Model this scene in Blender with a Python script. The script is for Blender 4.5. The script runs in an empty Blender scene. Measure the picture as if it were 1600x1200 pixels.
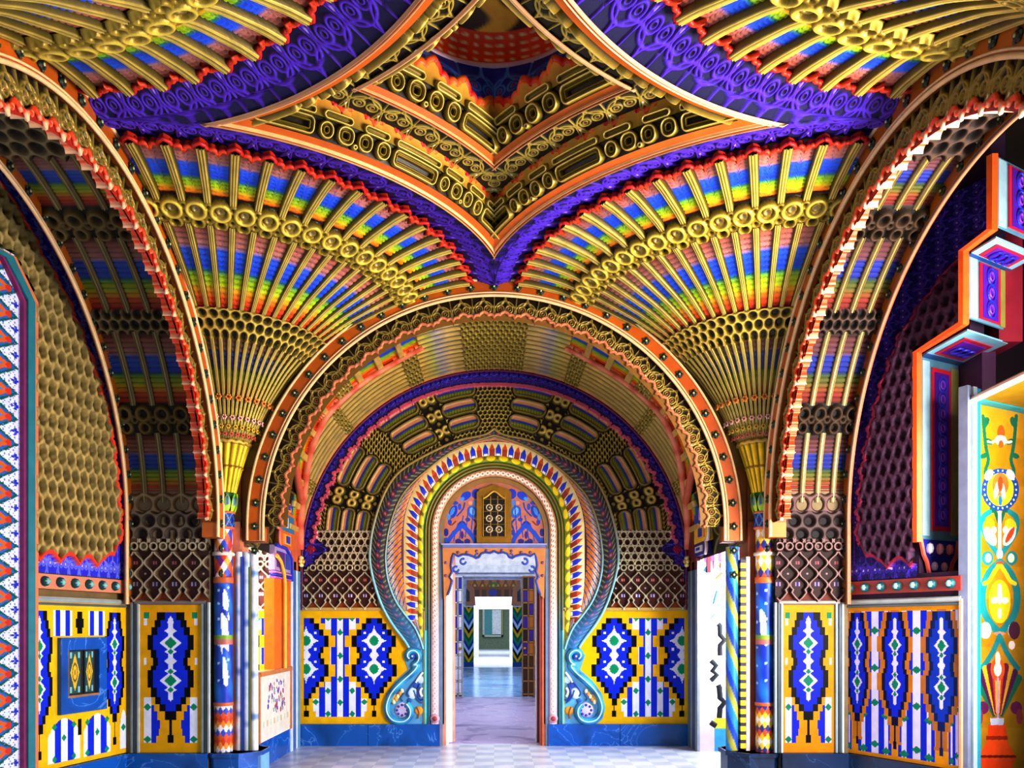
import bpy, math, random
import numpy as np
from mathutils import Vector, Matrix
random.seed(3); rng = np.random.default_rng(3)
PI = math.pi
SC = bpy.context.scene
COL = SC.collection
# ------------------------------------------------------------------ camera calibration (photo measured as 1600 x 1200)
F, CX, CY, EYE = 1250.0, 772.0, 980.0, 1.5
COLX, COLY = 2.67, 8.01            # column axes
MID = COLY - COLX                  # y of the centre of the square vault
DB = 10.16                         # end wall
SB = F / DB                        # photo px per metre on the end wall
def WX(px, d): return (px - CX) * d / F
def WZ(py, d): return EYE + (CY - py) * d / F
def at(px, py, d): return (WX(px, d), d, WZ(py, d))

# ------------------------------------------------------------------ colours
def hx(s):
    s = s.lstrip('#')
    c = np.array([int(s[i:i+2], 16) / 255 for i in (0, 2, 4)])
    return np.where(c <= .04045, c / 12.92, ((c + .055) / 1.055) ** 2.4)
GOLD, GOLDL, GOLDD = hx('98801e'), hx('f0d870'), hx('180e02')  # gold, its painted ridge highlight and its recess shade
OLIVE = hx('6e5a1c'); ORANGE, ORANGED = hx('cc6a08'), hx('a84c08')
CREAM, WHITE, BLACK = hx('f0d8a8'), hx('eaf0ff'), hx('07070c')
YEL, BLU, GRN = hx('f2c40a'), hx('0f32e0'), hx('08a070')
RED, PURP, INDIGO = hx('e8300a'), hx('5a2ad0'), hx('14087a')
PINK, TEAL = hx('e09078'), hx('1f90a8')
def sm(a, b, x):
    t = np.clip((x - a) / (b - a), 0, 1); return t * t * (3 - 2 * t)
def mix(c1, c2, t):
    t = np.asarray(t)[..., None]; return c1 * (1 - t) + c2 * t
def base(shape, c): return np.ones(tuple(shape) + (3,)) * c
def put(C, m, c): C[m] = c

# ------------------------------------------------------------------ materials (all procedural)
MATS = {}
def material(name, rough=.6, metal=0., bump=.15, bscale=60., var=.16, coat=0., vscale=9.):
    m = bpy.data.materials.new(name); m.use_nodes = True
    nt = m.node_tree; N, L = nt.nodes, nt.links
    b = N['Principled BSDF']; b.inputs['Roughness'].default_value = rough; b.inputs['Metallic'].default_value = metal
    b.inputs['Coat Weight'].default_value = coat; b.inputs['Coat Roughness'].default_value = .12
    a = N.new('ShaderNodeAttribute'); a.attribute_name = 'Col'
    tc = N.new('ShaderNodeTexCoord')
    n1 = N.new('ShaderNodeTexNoise'); n1.inputs['Scale'].default_value = vscale; n1.inputs['Detail'].default_value = 5
    L.new(tc.outputs['Object'], n1.inputs['Vector'])
    mr = N.new('ShaderNodeMapRange'); mr.inputs['To Min'].default_value = 1 - var; mr.inputs['To Max'].default_value = 1 + var
    mr.inputs['From Min'].default_value = .3; mr.inputs['From Max'].default_value = .7
    L.new(n1.outputs['Fac'], mr.inputs['Value'])
    vm = N.new('ShaderNodeVectorMath'); vm.operation = 'SCALE'
    L.new(a.outputs['Color'], vm.inputs[0]); L.new(mr.outputs[0], vm.inputs['Scale'])
    L.new(vm.outputs[0], b.inputs['Base Color'])
    if bump:
        n2 = N.new('ShaderNodeTexNoise'); n2.inputs['Scale'].default_value = bscale; n2.inputs['Detail'].default_value = 3
        L.new(tc.outputs['Object'], n2.inputs['Vector'])
        bp = N.new('ShaderNodeBump'); bp.inputs['Strength'].default_value = bump; bp.inputs['Distance'].default_value = .01
        L.new(n2.outputs['Fac'], bp.inputs['Height']); L.new(bp.outputs[0], b.inputs['Normal'])
    MATS[name] = m; return m
PLASTER = material('painted_plaster', .7)
GILT = material('gilded_stucco', .42, .25, .2, 45)
TILE = material('glazed_tile', .5, 0, .03, 25, .08, .0)
TILE.node_tree.nodes['Principled BSDF'].inputs['Specular IOR Level'].default_value = .12
GLOSS = material('lacquer_paint', .45, 0, .05, 30, .1)
def marble(name, c1, c2, vein, scale=2.2, rough=.25):
    m = bpy.data.materials.new(name); m.use_nodes = True
    nt = m.node_tree; N, L = nt.nodes, nt.links; b = N['Principled BSDF']; b.inputs['Roughness'].default_value = rough
    tc = N.new('ShaderNodeTexCoord'); n = N.new('ShaderNodeTexNoise'); n.inputs['Scale'].default_value = scale; n.inputs['Detail'].default_value = 8
    n.inputs['Distortion'].default_value = 1.4; L.new(tc.outputs['Object'], n.inputs['Vector'])
    r = N.new('ShaderNodeValToRGB'); e = r.color_ramp.elements
    e[0].position = .3; e[0].color = (*hx(c1), 1); e[1].position = .62; e[1].color = (*hx(c2), 1)
    for p, c in ((.497, c2), (.503, vein), (.51, c2)):
        k = r.color_ramp.elements.new(p); k.color = (*hx(c), 1)
    L.new(n.outputs['Fac'], r.inputs[0]); L.new(r.outputs[0], b.inputs['Base Color']); return m
MARBLE = marble('blue_marble', '0a4c98', '1068c4', '6aa8e0', 1.6)
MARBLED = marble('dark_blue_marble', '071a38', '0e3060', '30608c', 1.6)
def floor_mat():
    m = bpy.data.materials.new('inlaid_marble_floor'); m.use_nodes = True
    nt = m.node_tree; N, L = nt.nodes, nt.links; b = N['Principled BSDF']; b.inputs['Roughness'].default_value = .28
    tc = N.new('ShaderNodeTexCoord'); ck = N.new('ShaderNodeTexChecker'); ck.inputs['Scale'].default_value = 4.6
    ck.inputs['Color1'].default_value = (*hx('e6eaf8'), 1); ck.inputs['Color2'].default_value = (*hx('ccd4ea'), 1)
    mp = N.new('ShaderNodeMapping'); L.new(tc.outputs['Object'], mp.inputs[0]); L.new(mp.outputs[0], ck.inputs['Vector'])
    n = N.new('ShaderNodeTexNoise'); n.inputs['Scale'].default_value = 5; n.inputs['Detail'].default_value = 6; L.new(tc.outputs['Object'], n.inputs['Vector'])
    mx = N.new('ShaderNodeMixRGB'); mx.blend_type = 'MULTIPLY'; mx.inputs[0].default_value = .35
    L.new(ck.outputs[0], mx.inputs[1]); L.new(n.outputs['Fac'], mx.inputs[2]); L.new(mx.outputs[0], b.inputs['Base Color']); return m
FLOOR = floor_mat()
FLOOR2 = marble('mauve_worn_floor', '8a7fae', 'b8aed0', 'e4dcf0', 1.6, .35)
FLOOR3 = marble('blue_polished_floor', '4f86c0', '86b4e0', 'd4e6fa', .7, .2)

# ------------------------------------------------------------------ geometry buffer: everything carries a per-vertex colour
class GB:
    def __init__(s): s.V, s.C, s.Q, s.P, s.n = [], [], [], [], 0
    def raw(s, V, C):
        V = np.asarray(V, float).reshape(-1, 3); C = np.broadcast_to(np.asarray(C, float), V.shape)
        s.V.append(V); s.C.append(C); k = s.n; s.n += len(V); return k
    def grid(s, P, C, mask=None, cu=False, cv=False):
        n, m = P.shape[:2]
        k = s.raw(P.reshape(-1, 3), np.broadcast_to(C, P.shape).reshape(-1, 3))
        I = np.arange(n * m).reshape(n, m) + k
        if cu: I = np.concatenate([I, I[:1]], 0)
        if cv: I = np.concatenate([I, I[:, :1]], 1)
        q = np.stack([I[:-1, :-1], I[1:, :-1], I[1:, 1:], I[:-1, 1:]], -1)
        s.Q.append(q[mask] if mask is not None else q.reshape(-1, 4))
    def cells(s, P, C):
        """flat-coloured cells: P (n+1,m+1,3), C (n,m,3); equal neighbours along a row are merged"""
        n, m = C.shape[:2]; V, K, q = [], [], []
        for i in range(n):
            j = 0
            while j < m:
                e = j + 1
                while e < m and np.allclose(C[i, e], C[i, j]): e += 1
                V += [P[i, j], P[i + 1, j], P[i + 1, e], P[i, e]]; K += [C[i, j]] * 4; j = e
        k = s.raw(V, np.array(K)); s.Q.append(np.arange(len(V)).reshape(-1, 4) + k)
    def poly(s, pts, c):
        k = s.raw(pts, c); s.P.append(list(range(k, k + len(pts))))
    def prism(s, pts, d, c, cs=None):
        """polygon pts (k,3) and the same polygon moved by d"""
        pts = np.asarray(pts, float); d = np.asarray(d, float); cs = c if cs is None else cs
        s.poly(pts, c); s.poly((pts + d)[::-1], cs); n = len(pts)
        for i in range(n):
            j = (i + 1) % n; s.poly([pts[i], pts[i] + d, pts[j] + d, pts[j]], cs)
    def box(s, a, b, c, rot=0, org=(0, 0, 0)):
        x0, y0, z0 = a; x1, y1, z1 = b
        V = np.array([(x, y, z) for z in (z0, z1) for y in (y0, y1) for x in (x0, x1)], float)
        if rot:
            cr, sr = math.cos(rot), math.sin(rot); V = np.stack([V[:, 0] * cr - V[:, 1] * sr, V[:, 0] * sr + V[:, 1] * cr, V[:, 2]], 1)
        k = s.raw(V + np.array(org), c)
        s.Q.append(np.array([(0, 2, 3, 1), (4, 5, 7, 6), (0, 1, 5, 4), (2, 6, 7, 3), (0, 4, 6, 2), (1, 3, 7, 5)]) + k)
    def tube(s, pts, r, c, seg=6, closed=False, flat=1.):
        p = np.asarray(pts, float); n = len(p); r = np.broadcast_to(r, (n,))
        if closed: t = np.roll(p, -1, 0) - np.roll(p, 1, 0)
        else: t = np.gradient(p, axis=0)
        t /= np.linalg.norm(t, axis=1)[:, None] + 1e-9
        up = np.zeros_like(t); up[:, 1] = 1; bad = np.abs(t[:, 1]) > .93; up[bad] = (0, 0, 1)
        a = np.cross(t, up); a /= np.linalg.norm(a, axis=1)[:, None] + 1e-9; b = np.cross(a, t)
        A = np.linspace(0, 2 * PI, seg, endpoint=False)
        P = p[:, None] + (a[:, None] * np.cos(A)[None, :, None] + b[:, None] * np.sin(A)[None, :, None] * flat) * r[:, None, None]
        c = np.asarray(c, float)
        s.grid(P, c[:, None, :] if c.ndim == 2 else c, None, closed, True)
        if not closed:
            cc = c if c.ndim == 1 else c[0]
            s.poly(P[0][::-1], cc); s.poly(P[-1], cc)
    def lathe(s, prof, c, org=(0, 0, 0), seg=24, flute=0, fl=0.):
        prof = np.asarray(prof, float); A = np.linspace(0, 2 * PI, seg, endpoint=False)
        r = prof[:, :1] * (1 + fl * np.cos(A * flute)[None])
        P = np.stack([r * np.cos(A), r * np.sin(A), np.repeat(prof[:, 1:2], seg, 1)], -1) + np.array(org)
        c = np.asarray(c, float); s.grid(P, c[:, None, :] if c.ndim == 2 else c, None, False, True)
    def ball(s, c, r, col, sq=(1, 1, 1), seg=10):
        a = np.linspace(-PI / 2, PI / 2, seg // 2 + 1)
        A = np.linspace(0, 2 * PI, seg, endpoint=False)
        P = np.stack([np.cos(a)[:, None] * np.cos(A), np.cos(a)[:, None] * np.sin(A), np.repeat(np.sin(a)[:, None], seg, 1)], -1)
        s.grid(P * r * np.array(sq) + np.array(c), col, None, False, True)
    def build(s, name, mat, parent=None, smooth=False, loc=None):
        me = bpy.data.meshes.new(name)
        V = np.concatenate(s.V); C = np.concatenate(s.C)
        Q = np.concatenate(s.Q) if s.Q else np.zeros((0, 4), int)
        me.vertices.add(len(V)); me.vertices.foreach_set('co', V.astype(np.float32).ravel())
        li = [Q.ravel()] + [np.array(p) for p in s.P]; tot = np.concatenate([np.full(len(Q), 4)] + [np.array([len(p)]) for p in s.P]).astype(int)
        idx = np.concatenate(li).astype(np.int32)
        me.loops.add(len(idx)); me.loops.foreach_set('vertex_index', idx)
        me.polygons.add(len(tot)); st = np.concatenate([[0], np.cumsum(tot)[:-1]]).astype(np.int32)
        me.polygons.foreach_set('loop_start', st)
        try: me.polygons.foreach_set('loop_total', tot.astype(np.int32))
        except Exception: pass
        me.polygons.foreach_set('use_smooth', np.full(len(tot), smooth))
        me.update(calc_edges=True); me.validate()
        at_ = me.color_attributes.new('Col', 'FLOAT_COLOR', 'POINT')
        at_.data.foreach_set('color', np.concatenate([C, np.ones((len(C), 1))], 1).astype(np.float32).ravel())
        me.materials.append(mat)
        o = bpy.data.objects.new(name, me); COL.objects.link(o); o.parent = parent
        if loc is not None: o.location = loc
        return o
def tag(o, label, cat, group=None):
    o['label'] = label; o['category'] = cat; o['kind'] = 'thing'
    if group: o['group'] = group
    return o
def struct(o): o['kind'] = 'structure'; return o
def thing(name, label, cat, loc=(0, 0, 0), rotz=0, group=None):
    o = bpy.data.objects.new(name, None); COL.objects.link(o); o.empty_display_size = .1
    o.location = loc; o.rotation_euler = (0, 0, rotz); return tag(o, label, cat, group)
def dup(root, loc, rotz, label=None):
    r = root.copy(); COL.objects.link(r); r.location = loc; r.rotation_euler = (0, 0, rotz)
    if label: r['label'] = label
    for ch in list(root.children):
        c = ch.copy(); COL.objects.link(c); c.parent = r
        for g in list(ch.children):
            d = g.copy(); COL.objects.link(d); d.parent = c
    return r

# ------------------------------------------------------------------ ornament functions (relief colours carry painted recess shade and ridge highlights)
def ring(d, r, w): return np.sqrt(np.clip(1 - ((d - r) / w) ** 2, 0, 1))
def hexd(x, y):
    q = .8660254
    def l(ox, oy): return np.hypot(x - ox - np.round(x - ox), (y - oy) - 2 * q * np.round((y - oy) / (2 * q)))
    return np.minimum(l(0, 0), l(.5, q))
def honey(x, y, cd=GOLDD, cg=GOLD, cl=GOLDL):
    d = hexd(x, y); h = sm(.22, .44, d); C = mix(cd, cg, sm(.24, .4, d)); C = mix(C, cl, sm(.43, .5, d) * .7); return h, C  # cavity shade and rim highlight painted into the cells by height
def rbox(x, y, bx, by, r):
    qx, qy = np.abs(x) - bx + r, np.abs(y) - by + r
    return np.hypot(np.maximum(qx, 0), np.maximum(qy, 0)) + np.minimum(np.maximum(qx, qy), 0) - r
def tref(t):
    t = t - np.floor(t)
    a = np.abs(t - .5)
    s = .55 * np.sqrt(np.clip(1 - ((a - .33) / .17) ** 2, 0, 1))
    c = .95 * np.sqrt(np.clip(1 - (a / .25) ** 2, 0, 1)) + .07 * np.clip(1 - a / .07, 0, 1)
    return np.maximum(s, c)
def filigree(x, y, bg, line, dot, tip=None):
    """x in cells, y 0..1 from the crest outward"""
    X = x - np.floor(x) - .5; a = np.abs(X)
    d1 = np.abs(np.hypot(a - .2, y - .45) - .16); d2 = np.abs(np.hypot(X, y - .3) - .5)
    d3 = np.abs(np.hypot(a - .5, y - 1.05) - .5); d4 = np.abs(a - .5 + .22 * np.clip(.75 - y, 0, 1) ** 1.5)
    d5 = np.abs(np.hypot(a - .2, y - .45) - .07)
    d = np.minimum(np.minimum(np.minimum(d1, d2), np.minimum(d3, d4 + .01)), d5 + .012)
    m = 1 - sm(.018, .045, d); C = mix(bg, line, m)
    C = mix(C, dot, 1 - sm(.04, .07, np.hypot(a - .2, y - .45)))
    if tip is not None: C = mix(C, tip, 1 - sm(.03, .055, np.hypot(a - .5, (y - .25) * .8)))
    return m, C
RB = [(0, '5a2018'), (.05, '7a3026'), (.1, 'b8664e'), (.30, 'c88a84'), (.34, '2a68f0'), (.55, '1450e4'), (.59, '1f8a80'), (.63, '9ccc10'), (.74, 'c8d40c'),
      (.77, 'f4c010'), (.84, 'f8860c'), (.88, 'f4560a'), (1, 'c81c04')]
RBT = np.array([p for p, _ in RB]); RBC = np.array([hx(c) for _, c in RB])
def rainbow(t, lines=14, dk=.45):
    """t 0 at the crest end .. 1 at the red end; stacked thin mouldings"""
    C = np.stack([np.interp(t, RBT, RBC[:, i]) for i in range(3)], -1)
    f = t * lines - np.floor(t * lines); g = sm(.0, .18, f) * (1 - sm(.82, 1., f))
    g2 = 1 - dk * (1 - g) * (1 - .75 * sm(.3, .36, t) * (1 - sm(.54, .6, t)))
    return C * g2[..., None], g
def scal_fill(sd, w): return 1 - sm(0, w, sd)
def lattice(x, y):
    """chain lattice: x in cells, y upward in cells from the lower fringe (0..3.4); returns height, colour"""
    X = x - np.round(x); a = np.abs(X)
    w = .25 + .21 * np.cos(2 * PI * (y - .78) / 1.12)
    w = np.where(y < .55, np.interp(y, [0, .12, .38, .55], [.02, .16, .37, .3]), w)
    d = np.abs(a - w)
    top = y > 2.45
    d = np.where(top, np.minimum(np.abs(np.hypot(x * 2 - np.round(x * 2), (y - 2.72) * 2) - .36) * .6, np.abs(hexd(x * 2, (y - 3.) * 1.8) - .43) * .7 + (y < 2.9) * .3), d)
    h = 1 - sm(.04, .13, d)
    C = mix(hx('4a1c10'), hx('94804c'), h); C = mix(C, hx('dcd4ba'), 1 - sm(.02, .06, d))
    inn = (a < w) & ~top
    C = np.where((inn & (y > .1))[..., None], mix(hx('55201a'), C, h), C)
    for yy, rr, c1, c2 in ((.78 + .05, .13, hx('f4e8f4'), hx('3048c0')), (1.9, .1, hx('f0a8a8'), hx('c05050'))):
        m = (a < rr) & (np.abs(y - yy) < rr * .8) & ~top; C[m] = c1; C[m & (a < rr * .4)] = c2
    m = (np.hypot(np.abs(X) - .5, y - 1.35) < .055); C[m] = hx('e8e0d0')
    m = (a > w) & (y < .42); C[m & (d > .06)] = hx('a84c10')
    return h, C

# ------------------------------------------------------------------ surfaces of revolution about a column (fan local frame: axis at origin, angle 0 -> -90 deg)
H_T = np.array([1.85, 2.2, 2.5, 2.79, 3.0, 3.2, 3.35, 3.42, 3.44]); R_T = np.array([.24, .41, .62, .90, 1.22, 1.62, 2.0, 2.3, 2.5])
_s = np.linspace(0, 1, 400)
def fan_h(r): return EYE + np.interp(r, R_T, H_T)
# smooth the profile a little
_rr = np.linspace(.22, 2.6, 500); _hh = np.interp(_rr, R_T, H_T)
for _ in range(160): _hh[1:-1] = (_hh[:-2] + 2 * _hh[1:-1] + _hh[2:]) / 4
def prof_h(r): return EYE + np.interp(r, _rr, _hh)
def prof_n(r):
    e = .01; dz = (prof_h(r + e) - prof_h(r - e)) / (2 * e); L = np.hypot(1, dz); return dz / L, -1 / L
NC = 16
def rev(r, z, ph): return np.stack([r * np.cos(ph), -r * np.sin(ph), z], -1)
def fan_surf(r, ph, h):
    nr, nz = prof_n(r); return rev(r + nr * h, prof_h(r) + nz * h, ph)

def make_fan(label):
    T = thing('fan_vault', label, 'fan vault', (-COLX, COLY, 0), 0, 'palm fan vaults under the star ceiling')
    # shell with rainbow cells
    g = GB(); nph, nr = NC * 20, 190
    t = np.linspace(0, 1, nph + 1); U = t[:, None] * NC; S = np.linspace(0, 1, nr)[None]
    rmax = 2.33 + .11 * tref(U); Rr = .22 + (rmax - .22) * S; PH = np.repeat(t[:, None], nr, 1) * PI / 2
    U = np.repeat(U, nr, 1)
    C = base(Rr.shape, hx('2c1a08')); h = np.zeros(Rr.shape)
    for r0, r1, n in ((1.86, 2.40, 15), (.95, 1.72, 17), (.40, .80, 12)):
        m = (Rr > r0) & (Rr < r1 + (.1 if r1 > 2 else 0)); c, gg = rainbow(np.clip(1 - (Rr - r0) / (r1 - r0), 0, 1), n)
        if r0 < .5: c = c * .3 + hx('2a1c0a') * .5
        C[m] = c[m]; h[m] = gg[m] * .012
    g.grid(fan_surf(Rr, PH, h), C); g.build('shell', PLASTER, T, True)
    g = GB(); q = np.linspace(.24, 1.3, 14); pl = [(.0, 3.1), (.28, 3.1)] + [(COLX - math.sqrt(max(6.0 - (z - EYE - 1) ** 2, .01)) + .04, z) for z in np.linspace(3.15, 4.2, 10)] + [(x, float(prof_h(x)) + .01) for x in q[::-1]]
    g.poly([(x, .0, z) for x, z in pl], hx('6a5018')); g.poly([(0., -x, z) for x, z in pl], hx('6a5018')); g.build('spandrel_web', GILT, T)
    # ribs
    def rib_mesh():
        g = GB(); rr = np.concatenate([np.linspace(.22, .8, 26), np.linspace(.95, 1.7, 26), np.linspace(1.88, 2.43, 24)])
        segs = [rr[:26], rr[26:52], rr[52:]]
        for q in segs:
            w = .013 + .0125 * q; n = 9; x = np.linspace(-1, 1, n)
            hgt = np.array([0, .75, .95, .8, 1.05, .8, .95, .75, 0]); cols = np.array([GOLDD, GOLD * .6, GOLDL, GOLD * .55, GOLDL * 1.05, GOLD * .55, GOLDL, GOLD * .6, GOLDD])  # rib edges shaded and ridges highlighted in the vertex colour
            R = np.repeat(q[:, None], n, 1); off = x[None] * w[:, None]; hh = hgt[None] * (.022 + .018 * R)
            nr_, nz_ = prof_n(R); P = np.stack([R + nr_ * hh, -off, prof_h(R) + nz_ * hh], -1)
            g.grid(P, np.broadcast_to(cols[None], P.shape))
        return g
    proto = rib_mesh().build('rib', GILT, T, True)
    for k in range(NC):
        o = proto if k == 0 else proto.copy()
        if k: COL.objects.link(o); o.parent = T
        o.rotation_euler = (0, 0, -(k + .5) / NC * PI / 2)
    # band of bowls
    g = GB(); nr = 54; rr = np.linspace(1.66, 1.94, nr)[None]; t = np.linspace(0, 1, NC * 26 + 1)
    U = np.repeat(t[:, None] * NC, nr, 1); R = np.repeat(rr, len(t), 0); PH = U / NC * PI / 2
    X = U - np.floor(U) - .5; Xh = U - np.round(U); y = (R - 1.66) / .28; asp = R * PI / 2 / NC / .28
    dA, dB, dC = np.hypot(Xh * asp, (y - .6)), np.hypot(X * asp, y - .72), np.hypot(Xh * asp, y - .2)
    dD = np.hypot(X * asp, y - .3)
    hh = np.maximum.reduce([ring(dA, .24, .09), .8 * ring(dB, .09, .07), .85 * ring(dC, .15, .07), .7 * ring(dD, .1, .07), .6 * ring(np.abs(y - .45) + np.abs(Xh) * .0, 0, .06), .55 * ring(dA, .1, .06)])
    C = mix(hx('241405'), GOLD, sm(.1, .6, hh)); C = mix(C, hx('f4e060'), sm(.75, 1., hh) * .8)  # bowl hollows get painted shade, rims a painted highlight
    C = mix(C, hx('d8c8a0'), (1 - sm(.05, .09, dA)) * .6)
    edge = np.where((y < .06) | (y > .97), 0., 1.); g.grid(fan_surf(R, PH, .02 + hh * .055 * edge), C); g.build('bowl_band', GILT, T, True)
    # honeycomb band
    g = GB(); nr = 44; R = np.repeat(np.linspace(.76, .985, nr)[None], len(t), 0); U = np.repeat(t[:, None] * NC, nr, 1); PH = U / NC * PI / 2
    hh, C = honey(U * 1.0, (R - .76) / .225 * 2.6 - .3); g.grid(fan_surf(R, PH, .015 + hh * .035), C); g.build('honeycomb_band', GILT, T, True)
    # crest: red trefoil edge
    t = np.linspace(0, 1, NC * 32 + 1); r = 2.345 + .11 * tref(t * NC); ph = t * PI / 2
    g = GB(); A = fan_surf(r, ph, np.full_like(r, .03)); B = fan_surf(r, ph, np.full_like(r, -.015))
    cc = mix(hx('f04a10'), hx('c81810'), np.abs(np.sin(t * NC * PI)))
    g.tube(A, .017, cc, 6); g.grid(np.stack([A, B], 1), RED * .8); g.build('trefoil_crest', GLOSS, T, True)
    # blossoms at the foot of the ribs
    for k in range(NC):
        for j, (r, c) in enumerate(((.42, 'f0a040'), (.33, 'f8c8c0'), (.29, 'e8c83c'), (.255, 'e87860'))):
            if j % 2 == 0 and k % 2: continue
            if j % 2 == 1 and not k % 2: continue
            ph = (k + .5) / NC * PI / 2; p = fan_surf(np.array(r), np.array(ph), np.array(.05)); g = GB()
            w = .006 + .035 * r
            for q in range(6):
                a = q * PI / 3; tv = np.array([math.sin(ph), math.cos(ph), 0]); uv = np.array([0, 0, 1.])
                g.ball(p + (tv * math.cos(a) + uv * math.sin(a)) * w, w * .62, hx(c), seg=6)
            g.ball(p + np.array([math.cos(ph), -math.sin(ph), 0]) * w * .5, w * .5, hx('7a3010'), seg=6)
            g.build('blossom', GLOSS, T, True)
    return T

# profile of the stepped cornice above the fans: (radius, height above eye)
def rev_strip(g, prof, n_s, relief, colour, cells, nph=520):
    """band of revolution between two profile points, clipped at the mirror lines of the square"""
    (r0, h0), (r1, h1) = prof
    s = np.linspace(0, 1, n_s)[None]; R = r0 + (r1 - r0) * s; Hh = h0 + (h1 - h0) * s
    lim = np.where(R > COLX, np.arccos(np.clip(COLX / np.maximum(R, COLX), -1, 1)), 0)
    t = np.linspace(0, 1, nph + 1)[:, None]; PH = lim + (PI / 2 - 2 * lim) * t
    R = np.repeat(R, nph + 1, 0); Hh = np.repeat(Hh, nph + 1, 0); S = np.repeat(s, nph + 1, 0)
    U = PH / (PI / 2) * cells
    L = math.hypot(r1 - r0, h1 - h0); nr, nz = (h1 - h0) / L, -(r1 - r0) / L
    h = relief(U, S); C = colour(U, S, h)
    g.grid(rev(R + nr * h, EYE + Hh + nz * h, PH), C)
def mould(U, S, seedshift=0.):
    """cornice moulding: long capsules and pairs of bosses"""
    x = (U + seedshift) % 4.; y = S
    d = np.full(x.shape, 9.)
    for cx, cy, bx, by, r in ((.9, .36, .82, .3, .16), (.9, .84, .82, .14, .1), (2.05, .38, .22, .3, .2), (2.62, .38, .22, .3, .2), (2.34, .84, .4, .15, .12), (3.2, .38, .24, .3, .2), (3.75, .36, .2, .28, .2), (3.47, .84, .42, .15, .12), (2.9, .14, .08, .1, .08)):
        d = np.minimum(d, rbox((x - cx), (y - cy) * .75, bx, by * .75, r))
    h = np.maximum.reduce([ring(d, -.03, .045), .8 * ring(d, -.13, .035), .45 * (d < -.02) * (d > -.12)])
    return h, d
def make_cornice(label, fan_loc, rot):
    T = thing('star_cornice', label, 'cornice', fan_loc, rot, 'stepped cornices round the star vault')
    # violet scroll band
    def fil_band(name, p, bg, ln, dot, tip, cells, ns=64, ys=(1., 0.)):
        g = GB(); rev_strip(g, p, ns, lambda U, S: (filigree(U, S * ys[0] + ys[1], bg, ln, dot, tip)[0]) * .014, lambda U, S, h: filigree(U, S * ys[0] + ys[1], bg, ln, dot, tip)[1], cells, 900)
        return g.build(name, PLASTER, T, True)
    fil_band('violet_scroll_band', ((2.34, 3.49), (2.775, 3.37)), hx('10064a'), hx('5a1ec8'), hx('2a0c3c'), hx('a080e0'), NC, 64, (1.25, -.22))
    def orange(name, p):
        g = GB(); cols = lambda U, S, h: np.where((S < .16)[..., None], hx('c89868'), np.where((S < .3)[..., None], hx('b85a18'), np.where((S < .45)[..., None], hx('f0c890'), ORANGE * np.ones(3))))
        rev_strip(g, p, 40, lambda U, S: .018 + .02 * np.sin(np.clip(S, 0, .45) / .45 * PI * 2.) ** 2 * (S < .45), cols, 8, 200); return g.build(name, GLOSS, T, True)
    def moulding(name, p, sh, cells):
        g = GB(); rev_strip(g, p, 70, lambda U, S: mould(U, S, sh)[0] * .06 * np.where(S > .985, 0, 1), lambda U, S, h: mix(mix(hx('2a1a08'), GOLD, sm(.1, .7, h / .06)), hx('f0dc80'), sm(.8, 1, h / .06) * .8), cells, 900)  # shade painted into the moulding hollows, highlight onto its ridges
        return g.build(name, GILT, T, True)
    def crest(name, rh, cells, A=.1):
        t = np.linspace(0, 1, cells * 40 + 1); r0, h0 = rh
        lim = math.acos(COLX / r0); ph = lim + (PI / 2 - 2 * lim) * t; k = tref(ph / (PI / 2) * cells)
        g = GB(); r = r0 + .35 * A * k; z = EYE + h0 + A * k
        cc = mix(hx('f87820'), hx('d81808'), np.clip(np.sin(ph * cells * 4) * .5 + .5, 0, 1))
        g.tube(rev(r - .02, z, ph), .03, cc, 6)
        P = np.stack([rev(np.full_like(r, r0), np.full_like(z, EYE + h0 - .06), ph), rev(r, z, ph)], 1)
        g.grid(P, np.stack([np.broadcast_to(GOLD, P[:, 0].shape), np.broadcast_to(hx('f0b040'), P[:, 0].shape)], 1)); return g.build(name, GLOSS, T, True)
    orange('lower_orange_band', ((2.76, 3.375), (2.86, 3.40)))
    moulding('lower_gilded_moulding', ((2.855, 3.385), (2.95, 3.555)), 0, 18)
    crest('lower_trefoil_crest', (2.95, 3.55), 19)
    fil_band('gilded_scroll_band', ((2.97, 3.60), (3.185, 3.615)), hx('1e1206'), hx('b09a3c'), hx('7a1c18'), hx('e0d8c0'), 19)
    orange('upper_orange_band', ((3.17, 3.605), (3.23, 3.65)))
    moulding('upper_gilded_moulding', ((3.22, 3.64), (3.31, 3.83)), 1.3, 18)
    crest('upper_trefoil_crest', (3.31, 3.83), 18, .11)
    # blue scroll field up to the dome ring (lofted between the crest and a circle)
    R1, R2, hB = 3.33, .72, 4.25
    lim = math.acos(COLX / R1); t = np.linspace(0, 1, 301)[:, None]; s = np.linspace(0, 1, 60)[None]
    ph = lim + (PI / 2 - 2 * lim) * t; A = rev(np.full_like(ph, R1), np.full_like(ph, EYE + 3.88), ph)
    c0 = np.array([COLX, -COLX, 0.]); d = A[..., :2] - c0[:2]; an = np.arctan2(d[..., 1], d[..., 0])
    B = np.stack([c0[0] + R2 * np.cos(an), c0[1] + R2 * np.sin(an), np.full_like(an, EYE + hB)], -1)
    P = A + (B - A) * s[..., None]; U = np.repeat(ph / (PI / 2) * 15, 60, 1); S = np.repeat(s, 301, 0) * 1.15
    h, C = filigree(U, S, hx('1028b8'), hx('3f90ff'), hx('8a1c80'), hx('f0d0d8')); P[..., 2] -= h * .015
    g = GB(); g.grid(P, C); g.build('blue_scroll_field', PLASTER, T, True)
    return T

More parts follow.
